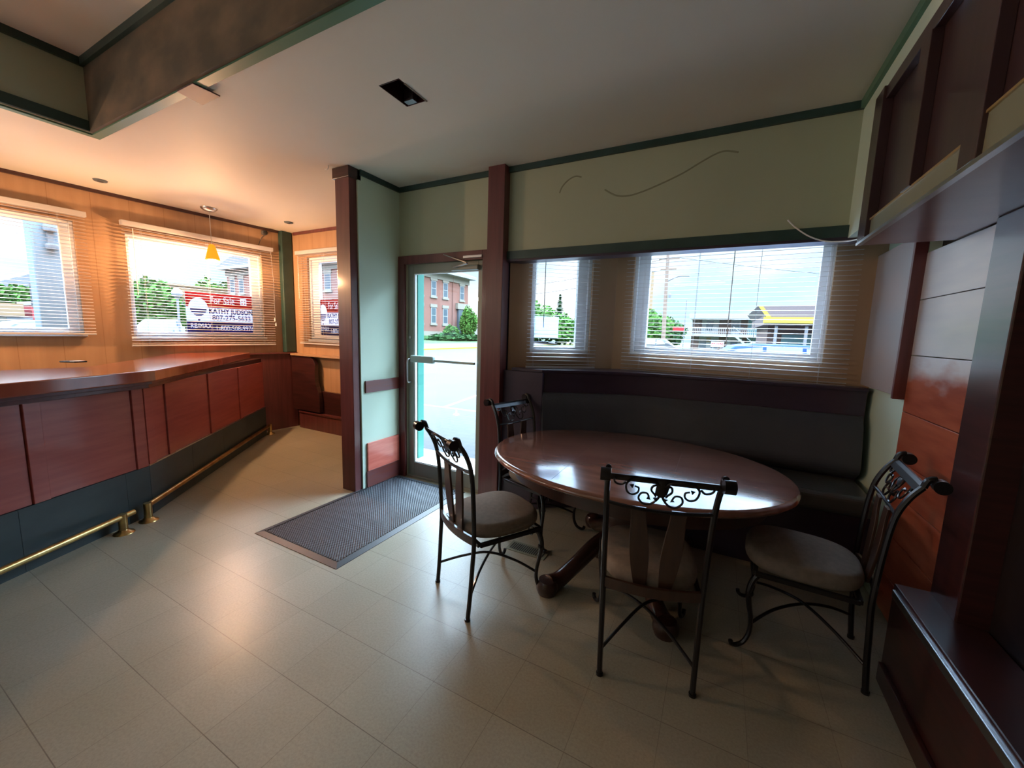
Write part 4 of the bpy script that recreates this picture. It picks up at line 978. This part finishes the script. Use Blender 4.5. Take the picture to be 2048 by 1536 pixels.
tree('shrub', -27.9, 41.2, .75, 0, .95, 1.75, 'tall bright green shrub against the brick building, seen through the door', seed=8, n=2200, leaf=.16, cat='shrub', lobes=3)
tree('shrub', -27.9, 37.6, .7, 0, .8, .75, 'small light shrub at the brick wall left of the tall shrub', seed=9, n=900, leaf=.12, cat='shrub', lobes=3)
hg = tree('hedge', -26.9, 37.5, .35, 0, 1.0, .42, 'low ragged hedge along the verge below the brick building', m='leaf_dark', seed=10, n=2400, leaf=.14, cat='hedge', lobes=6); hg.scale = (1, 4.6, 1)
tree('deciduous_tree', -25.5, 57, 0, .5, 3.6, 2.6, 'pale green tree on the left in the small window', seed=12, n=3000, leaf=.3)
tree('deciduous_tree', -21.0, 57, 0, .4, 2.8, 1.9, 'green tree right of the spruce in the small window', seed=14, n=2200, leaf=.3)
tree('deciduous_tree', -16.5, 60, 0, .4, 3.0, 1.6, 'low dark green tree at the right edge of the small window', m='leaf_dark', seed=15, n=1800, leaf=.3)
def spruce(x, y, z0, h, label, seed):
    rng = random.Random(seed); e = empty('spruce_tree', (x, y, z0), label=label, cat='tree')
    MB().tube([(0, 0, 0), (0, 0, h)], [.16, .03], 8).build('trunk', M['bark'], e)
    mb = MB()
    for i in range(1800):
        t = rng.random()**1.3; r = (1-t)*h*.17*rng.uniform(.5, 1.1)*(1+.25*math.sin(t*40)); a = rng.uniform(0, 6.283); p = Vector((r*math.cos(a), r*math.sin(a), h*.12+t*h*.88))
        d = Vector((math.cos(a), math.sin(a), -.3))*.28; s_ = Vector((-math.sin(a), math.cos(a), 0))*.10
        mb.add([p-d, p-s_, p+d, p+s_], [(0, 1, 2, 3)])
    mb.build('foliage', M['leaf_dark'], e)
spruce(-22.6, 58.5, 0, 7.6, 'pointed spruce rising above the trees in the small window', 3)
tree('deciduous_tree', -9.6, 58, 0, .6, 3.0, 2.3, 'rounded green tree left of the utility pole in the large window', seed=21, n=2600, leaf=.28)
tree('deciduous_tree', -7.0, 66, 0, .4, 1.9, 1.9, 'dark slim tree right of the utility pole', m='leaf_dark', seed=22, n=1500, leaf=.25)
tree('deciduous_tree', -58, 11.5, 0, 2.2, 2.2, 1.1, 'low tree above the beige shop in the leftmost window', seed=31, n=900, leaf=.25)

# buildings seen through the left windows
def house(name, x, y, w, dpt, z0, h, m, label, roofm=None, gable=0, over=.3, ang=0, nwin=0):
    e = empty(name, (x, y, z0), ang, label=label, cat='building')
    MB().box(0, w, 0, dpt, 0, h).build('wall', M[m], e)
    if gable: MB().prism_f([(-over, h), (w+over, h), (w/2, h+gable)], -over, dpt+over, lambda a, b, t: (a, t, b)).build('roof', M[roofm or 'grey_ext'], e)
    else: MB().box(-over, w+over, -over, dpt+over, h, h+.25).build('roof', M[roofm or 'white_ext'], e)
    return e
pb = house('long_building', -72, 20.6, 14, 26, -.2, 6.1, 'peach', 'long low peach building with flat roof beyond the sale sign window', over=.1, roofm='peach')
for k in range(5): MB().box(14, 14.06, 2+k*5, 4.2+k*5, 2.6, 4.2).build('window', M['ext_glass'], pb)
gh = house('gabled_house', -46, 17.4, 4, 3.4, -.2, 2.0, 'brown_ext', 'grey gabled hut behind the lamp post in the sale sign window', gable=1.0)
MB().box(4, 4.05, 1, 2.2, .6, 1.5).build('window', M['ext_glass'], gh)
bs = house('shop_building', -52, 3.8, 8, 5.2, -.2, 2.5, 'cream', 'beige shop with peach fascia in the leftmost window', over=.0, roofm='peach')
MB().box(8, 8.2, 0, 5.2, 1.9, 2.75).build('fascia', M['peach'], bs); MB().box(8, 8.05, 4.4, 5.6, .2, 1.8).build('door', M['grey_ext'], bs); MB().box(8, 8.05, 1.0, 3.6, .8, 1.8).build('window', M['ext_glass'], bs)
rb = house('red_building', -47, 9.4, 3, 2.0, -.2, 2.7, 'red_ext', 'small bright red building left of the wide outdoor post', over=.05, roofm='white_ext')
house('barn_roof', -95, 9.5, 30, 14, -.2, 3.0, 'grey_ext', 'pale grey gabled roof far off in the leftmost window', gable=7.5, roofm='grey_ext', ang=R(90))
# wide pale post outside the leftmost window
wp = empty('sign_post', (-7.62, 1.79, GZ), label='wide pale blue steel post standing outside the leftmost window', cat='post')
MB().box(-.125, .125, -.125, .125, 0, 4.2).build('post', M['bluegrey'], wp, bevel=.02)
MB().box(-.2, .2, -.2, .2, 0, .03).build('base_plate', M['bluegrey'], wp)
lm_ = MB().lathe([(0, 0), (.05, 0), (.065, -.03), (.06, -.09), (0, -.10)], (.17, .03, 2.86), 14); lm_.build('floodlight', M['grey_ext'], wp, smooth=True)
MB().lathe([(0, 0), (.05, 0), (.06, -.03), (.05, -.07), (0, -.075)], (.17, .03, 2.62), 14).box(.11, .18, .0, .05, 2.58, 2.9).build('sensor_lamp', M['grey_ext'], wp, smooth=True)
# traffic signal
ts = empty('traffic_light', (-33.5, 7.4, GZ), label='traffic light showing amber beside the wide outdoor post', cat='traffic light')
MB().tube([(-.3, 0, 0), (-.3, 0, 4.2)], .07, 8).build('pole', M['grey_ext'], ts)
MB().box(-.2, .15, -.2, .2, 2.3, 3.6).build('signal_box', M['black'], ts, bevel=.03)
for z, m_ in ((3.37, 'red_ext'), (2.95, 'amber'), (2.53, 'ext_glass')): 
    MB().lathe([(0, 0), (.15, 0), (.13, .03), (0, .05)], n=16).build('lens', M[m_], ts, smooth=True).matrix_local = Matrix.Translation((.15, 0, z)) @ Matrix.Rotation(R(90), 4, 'Y')
lp = empty('street_lamp', (-26.2, 10.8, GZ), label='globe street lamp with white banner outside the long window', cat='street lamp')
MB().tube([(0, 0, 0), (0, 0, 3.0)], .055, 10).build('pole', M['grey_ext'], lp); MB().lathe([(0, 0), (.10, .03), (.24, .22), (.24, .34), (.12, .52), (0, .56)], (0, 0, 3.0), 16).build('globe', M['white_ext'], lp, smooth=True)
MB().box(-.02, .02, -.24, .24, .7, 1.5).build('banner', M['white_ext'], lp)

# vehicles: side profile extruded with tumblehome
def vehicle(name, x, y, ang, L, Wd, prof, gh_, m, label, wheels, cat='car'):
    e = empty(name, (x, y, GZ), ang, label=label, cat=cat)
    mb = MB(); n = len(prof); vs = []
    for s in (-1, 1):
        for a, z in prof: vs.append((a, s*(Wd/2-max(0, z-.95)*.28), z))
    fs = [tuple(range(n)), tuple(range(n, 2*n))[::-1]]+[(i, n+i, n+(i+1) % n, (i+1) % n) for i in range(n)]
    mb.add(vs, fs).build('body', M[m], e, bevel=.04)
    for gp_ in gh_:
        for s in (-1, 1):
            f = lambda a, b, t, s=s: (a, s*(Wd/2-max(0, b-.95)*.28+t), b)
            MB().prism_f(gp_, -.02, .012, f).build('window', M['ext_glass'], e)
    for wx in wheels:
        for s in (-1, 1):
            w_ = MB().cyl((wx, s*(Wd/2-.2), .33), (wx, s*(Wd/2+.02), .33), .33, 20).build('wheel', M['tyre'], e, smooth=True)
            MB().cyl((wx, s*(Wd/2+.02), .33), (wx, s*(Wd/2+.03), .33), .19, 14).build('hub', M['steel'], w_)
    return e
M['car_blue'] = mat('metallic_blue', (.006, .030, .16), .6, spec=.2); M['car_white'] = mat('car_white', (.17, .175, .18), .4); M['car_grey'] = mat('car_grey', (.05, .055, .06), .4)
suv = [(-2.2, .35), (-2.25, .9), (-1.45, 1.05), (-1.35, 1.10), (-.75, 1.53), (-.3, 1.60), (.9, 1.60), (1.45, 1.52), (1.95, 1.12), (2.2, 1.0), (2.25, .4)]
suvg = [[(-1.15, 1.08), (-.68, 1.46), (-.12, 1.52), (-.12, 1.08)], [(-.04, 1.08), (-.04, 1.53), (.72, 1.53), (.72, 1.08)], [(.80, 1.08), (.80, 1.52), (1.25, 1.46), (1.5, 1.14)]]
vehicle('parked_car', 1.0, 12.6, R(5), 4.5, 1.8, suv, suvg, 'car_blue', 'bright blue car parked outside the large window', (-1.4, 1.4))
vehicle('parked_car', -5.5, 35, R(2), 4.5, 1.8, suv, suvg, 'car_grey', 'dark grey car far off at the left of the large window', (-1.4, 1.4))
vehicle('parked_car', 3.3, 33, R(2), 4.5, 1.8, suv, suvg, 'car_grey', 'dark car behind the blue car, before the stairs', (-1.4, 1.4)).location.x = 2.7
vehicle('parked_car', -28.4, 6.1, R(95), 4.5, 1.8, suv, suvg, 'car_grey', 'dark car at the foot of the wide outdoor post', (-1.4, 1.4))
pick = [(-2.7, .45), (-2.75, 1.05), (-1.6, 1.12), (-1.45, 1.16), (-.85, 1.85), (.55, 1.88), (.75, 1.15), (2.7, 1.15), (2.75, .5)]
vehicle('pickup_truck', -27.5, 10.7, R(72), 5.5, 1.95, pick, [[(-1.2, 1.18), (-.75, 1.74), (-.25, 1.78), (-.25, 1.18)], [(-.15, 1.18), (-.15, 1.78), (.45, 1.78), (.55, 1.18)]], 'car_white', 'white pickup truck parked beyond the sale sign window', (-1.75, 1.75), 'truck')

# motel with outside stair, seen through the large window
mo = empty('motel_building', (-3.4, 55, -.1), label='two storey white and brown motel with outside stairs', cat='building')
MB().box(0, 16, 0, 8, 0, 4.2).build('wall', M['white_ext'], mo)
MB().box(-.3, 16.3, -1.6, 8.3, 4.05, 4.65).build('roof', M['white_ext'], mo)
MB().box(-.1, 16, -1.5, 0, 2.0, 2.25).build('balcony_slab', M['white_ext'], mo)
rl = MB(); rl.box(-.1, 7.4, -1.5, -1.45, 2.85, 2.93)
for k in range(38): rl.box(-.1+k*.2, -.05+k*.2, -1.5, -1.46, 2.25, 2.85)
rl.build('balcony_rail', M['white_ext'], mo)
for u, w_ in ((.1, 1.0), (3.0, 1.3), (5.3, .7), (9, 1.5)): MB().box(u, u+w_, -.05, 0, 2.25, 4.0).build('brown_panel', M['brown_ext'], mo)
for u, w_ in ((0, .9), (3.1, .9), (5.6, .7), (9, 1.5)): MB().box(u, u+w_, -.05, 0, 0, 1.95).build('brown_panel', M['brown_ext'], mo)
for u, z_ in ((1.0, .5), (2.3, .5), (4.4, .5), (4.4, 2.7), (1.6, 2.7)): MB().box(u, u+.75, -.06, 0, z_, z_+1.1).build('window', M['ext_glass'], mo)
MB().box(6.1, 7.4, -.08, 0, .3, 4.0).build('aqua_panel', M['aqua'], mo)
MB().box(1.75, 2.25, -.1, -.05, 1.25, 1.75).build('orange_notice', M['peach'], mo)
sr = MB()
for k in range(9): sr.box(4.6+k*.28, 4.9+k*.28, -2.4, -1.5, 2.1-k*.24, 2.16-k*.24)
sr.beam((4.5, -2.4, 2.25), (7.2, -2.4, -.05), .06, .2).beam((4.5, -2.4, 3.1), (7.2, -2.4, .8), .05, .06); sr.build('stair', M['white_ext'], mo)
pw = empty('pawn_sign', (-1.0, 50, -.1), label='small red and white PAWN board below the motel', cat='sign')
MB().box(0, 1.3, 0, .05, .75, 1.35).build('board', M['white_sign'], pw); MB().box(.2, .26, .02, .05, 0, .75).box(1.0, 1.06, .02, .05, 0, .75).build('legs', M['white_ext'], pw)
text_mb('PAWN', .42, .06, .90, -.003, 1.15, .02).build('lettering', M['red_sign'], pw)
rs = empty('red_street_sign', (-3.5, 45, -.1), label='small red sign on a post left of the motel', cat='sign')
MB().tube([(0, 0, 0), (0, 0, 5.5)], .05, 8).build('post', M['grey_ext'], rs); MB().box(-1.1, 0, -.03, .03, 2.35, 2.8).build('board', M['red_sign'], rs)
# filling station with yellow stripe
gs = empty('filling_station', (1.4, 22, GZ), label='brown roofed shop with a bright yellow fascia stripe', cat='building')
MB().prism_f([(0, 3.30), (.35, 2.85), (14, 2.85), (14, 3.30)], 0, 9, lambda a, b, t: (a, t, b)).build('roof', M['roof_brown'], gs)
MB().box(.25, 14, -.05, 0, 2.50, 2.78).build('yellow_stripe', M['yellow'], gs); MB().prism_f([(-.02, 3.30), (.16, 3.30), (.55, 2.78), (.35, 2.78)], -.06, 0, lambda a, b, t: (a, t, b)).build('yellow_corner', M['yellow'], gs)
MB().box(.3, 14, 0, 8.8, 2.42, 2.86).build('canopy', M['roof_brown'], gs)
MB().box(.6, 13.6, 1.5, 8.5, 0, 2.42).build('wall', M['brown_ext'], gs)
MB().box(1.2, 2.4, 1.44, 1.5, .9, 2.0).build('pale_window', M['aqua'], gs)
MB().box(2.9, 5.4, 1.44, 1.5, .5, 2.2).build('window', M['ext_glass'], gs)
for x in (.75, 1.9, 2.65, 4.4, 7.0): MB().box(x, x+.12, .1, .22, 0, 2.42).build('column', M['grey_ext'], gs)
# utility pole, tower, wires
up_ = empty('utility_pole', (-4.6, 38, GZ), label='tall weathered utility pole with cross arms in the large window', cat='utility pole')
MB().tube([(0, 0, 0), (-.2, 0, 9.6)], [.19, .12], 10).build('pole', M['wood_pole'], up_)
MB().box(-.9, .8, -.06, .06, 8.5, 8.62).build('cross_arm', M['wood_pole'], up_); MB().box(-.7, .6, -.06, .06, 7.6, 7.7).build('cross_arm', M['wood_pole'], up_)
MB().tube(smooth_pts([(-.1, 0, 6.6), (.8, 0, 7.0), (1.7, 0, 7.0)]), .05, 8).build('lamp_arm', M['grey_ext'], up_)
MB().lathe([(0, 0), (.12, 0), (.12, .3), (.08, .34), (0, .34)], (.25, -.1, 5.2), 12).build('transformer', M['grey_ext'], up_)
tw_ = empty('chimney_tower', (-15.3, 95, 0), label='slim pale orange tower rising left of the utility pole', cat='tower')
MB().tube([(0, 0, 0), (0, 0, 16.2)], [.95, .75], 14).build('shaft', M['peach'], tw_)
for i, (a, b) in enumerate((((-5.0, 38.2, 8.45), (-42, 66, 10.5)), ((-5.2, 38.2, 7.5), (-42, 66, 8.8)), ((-4.0, 38.2, 8.5), (30, 62, 9.0)))):
    pts = [(a[0]+(b[0]-a[0])*t/12, a[1]+(b[1]-a[1])*t/12, a[2]+(b[2]-a[2])*t/12-1.0*math.sin(math.pi*t/12)) for t in range(13)]
    tag(MB().tube(pts, .022, 5).build('overhead_wire', M['black']), ('upper wire running left from the utility pole', 'lower wire running left from the utility pole', 'wire running right from the utility pole')[i], 'wire', 'overhead wires')
gw = empty('guard_rail', (-9, 26, GZ), label='low white railing at the roadside under the small window view', cat='railing')
g_ = MB(); g_.box(-4, 4, -.02, .02, .75, .82)
for k in range(9): g_.box(-4+k, -3.95+k, -.02, .02, 0, .78)
g_.build('railing', M['white_ext'], gw)
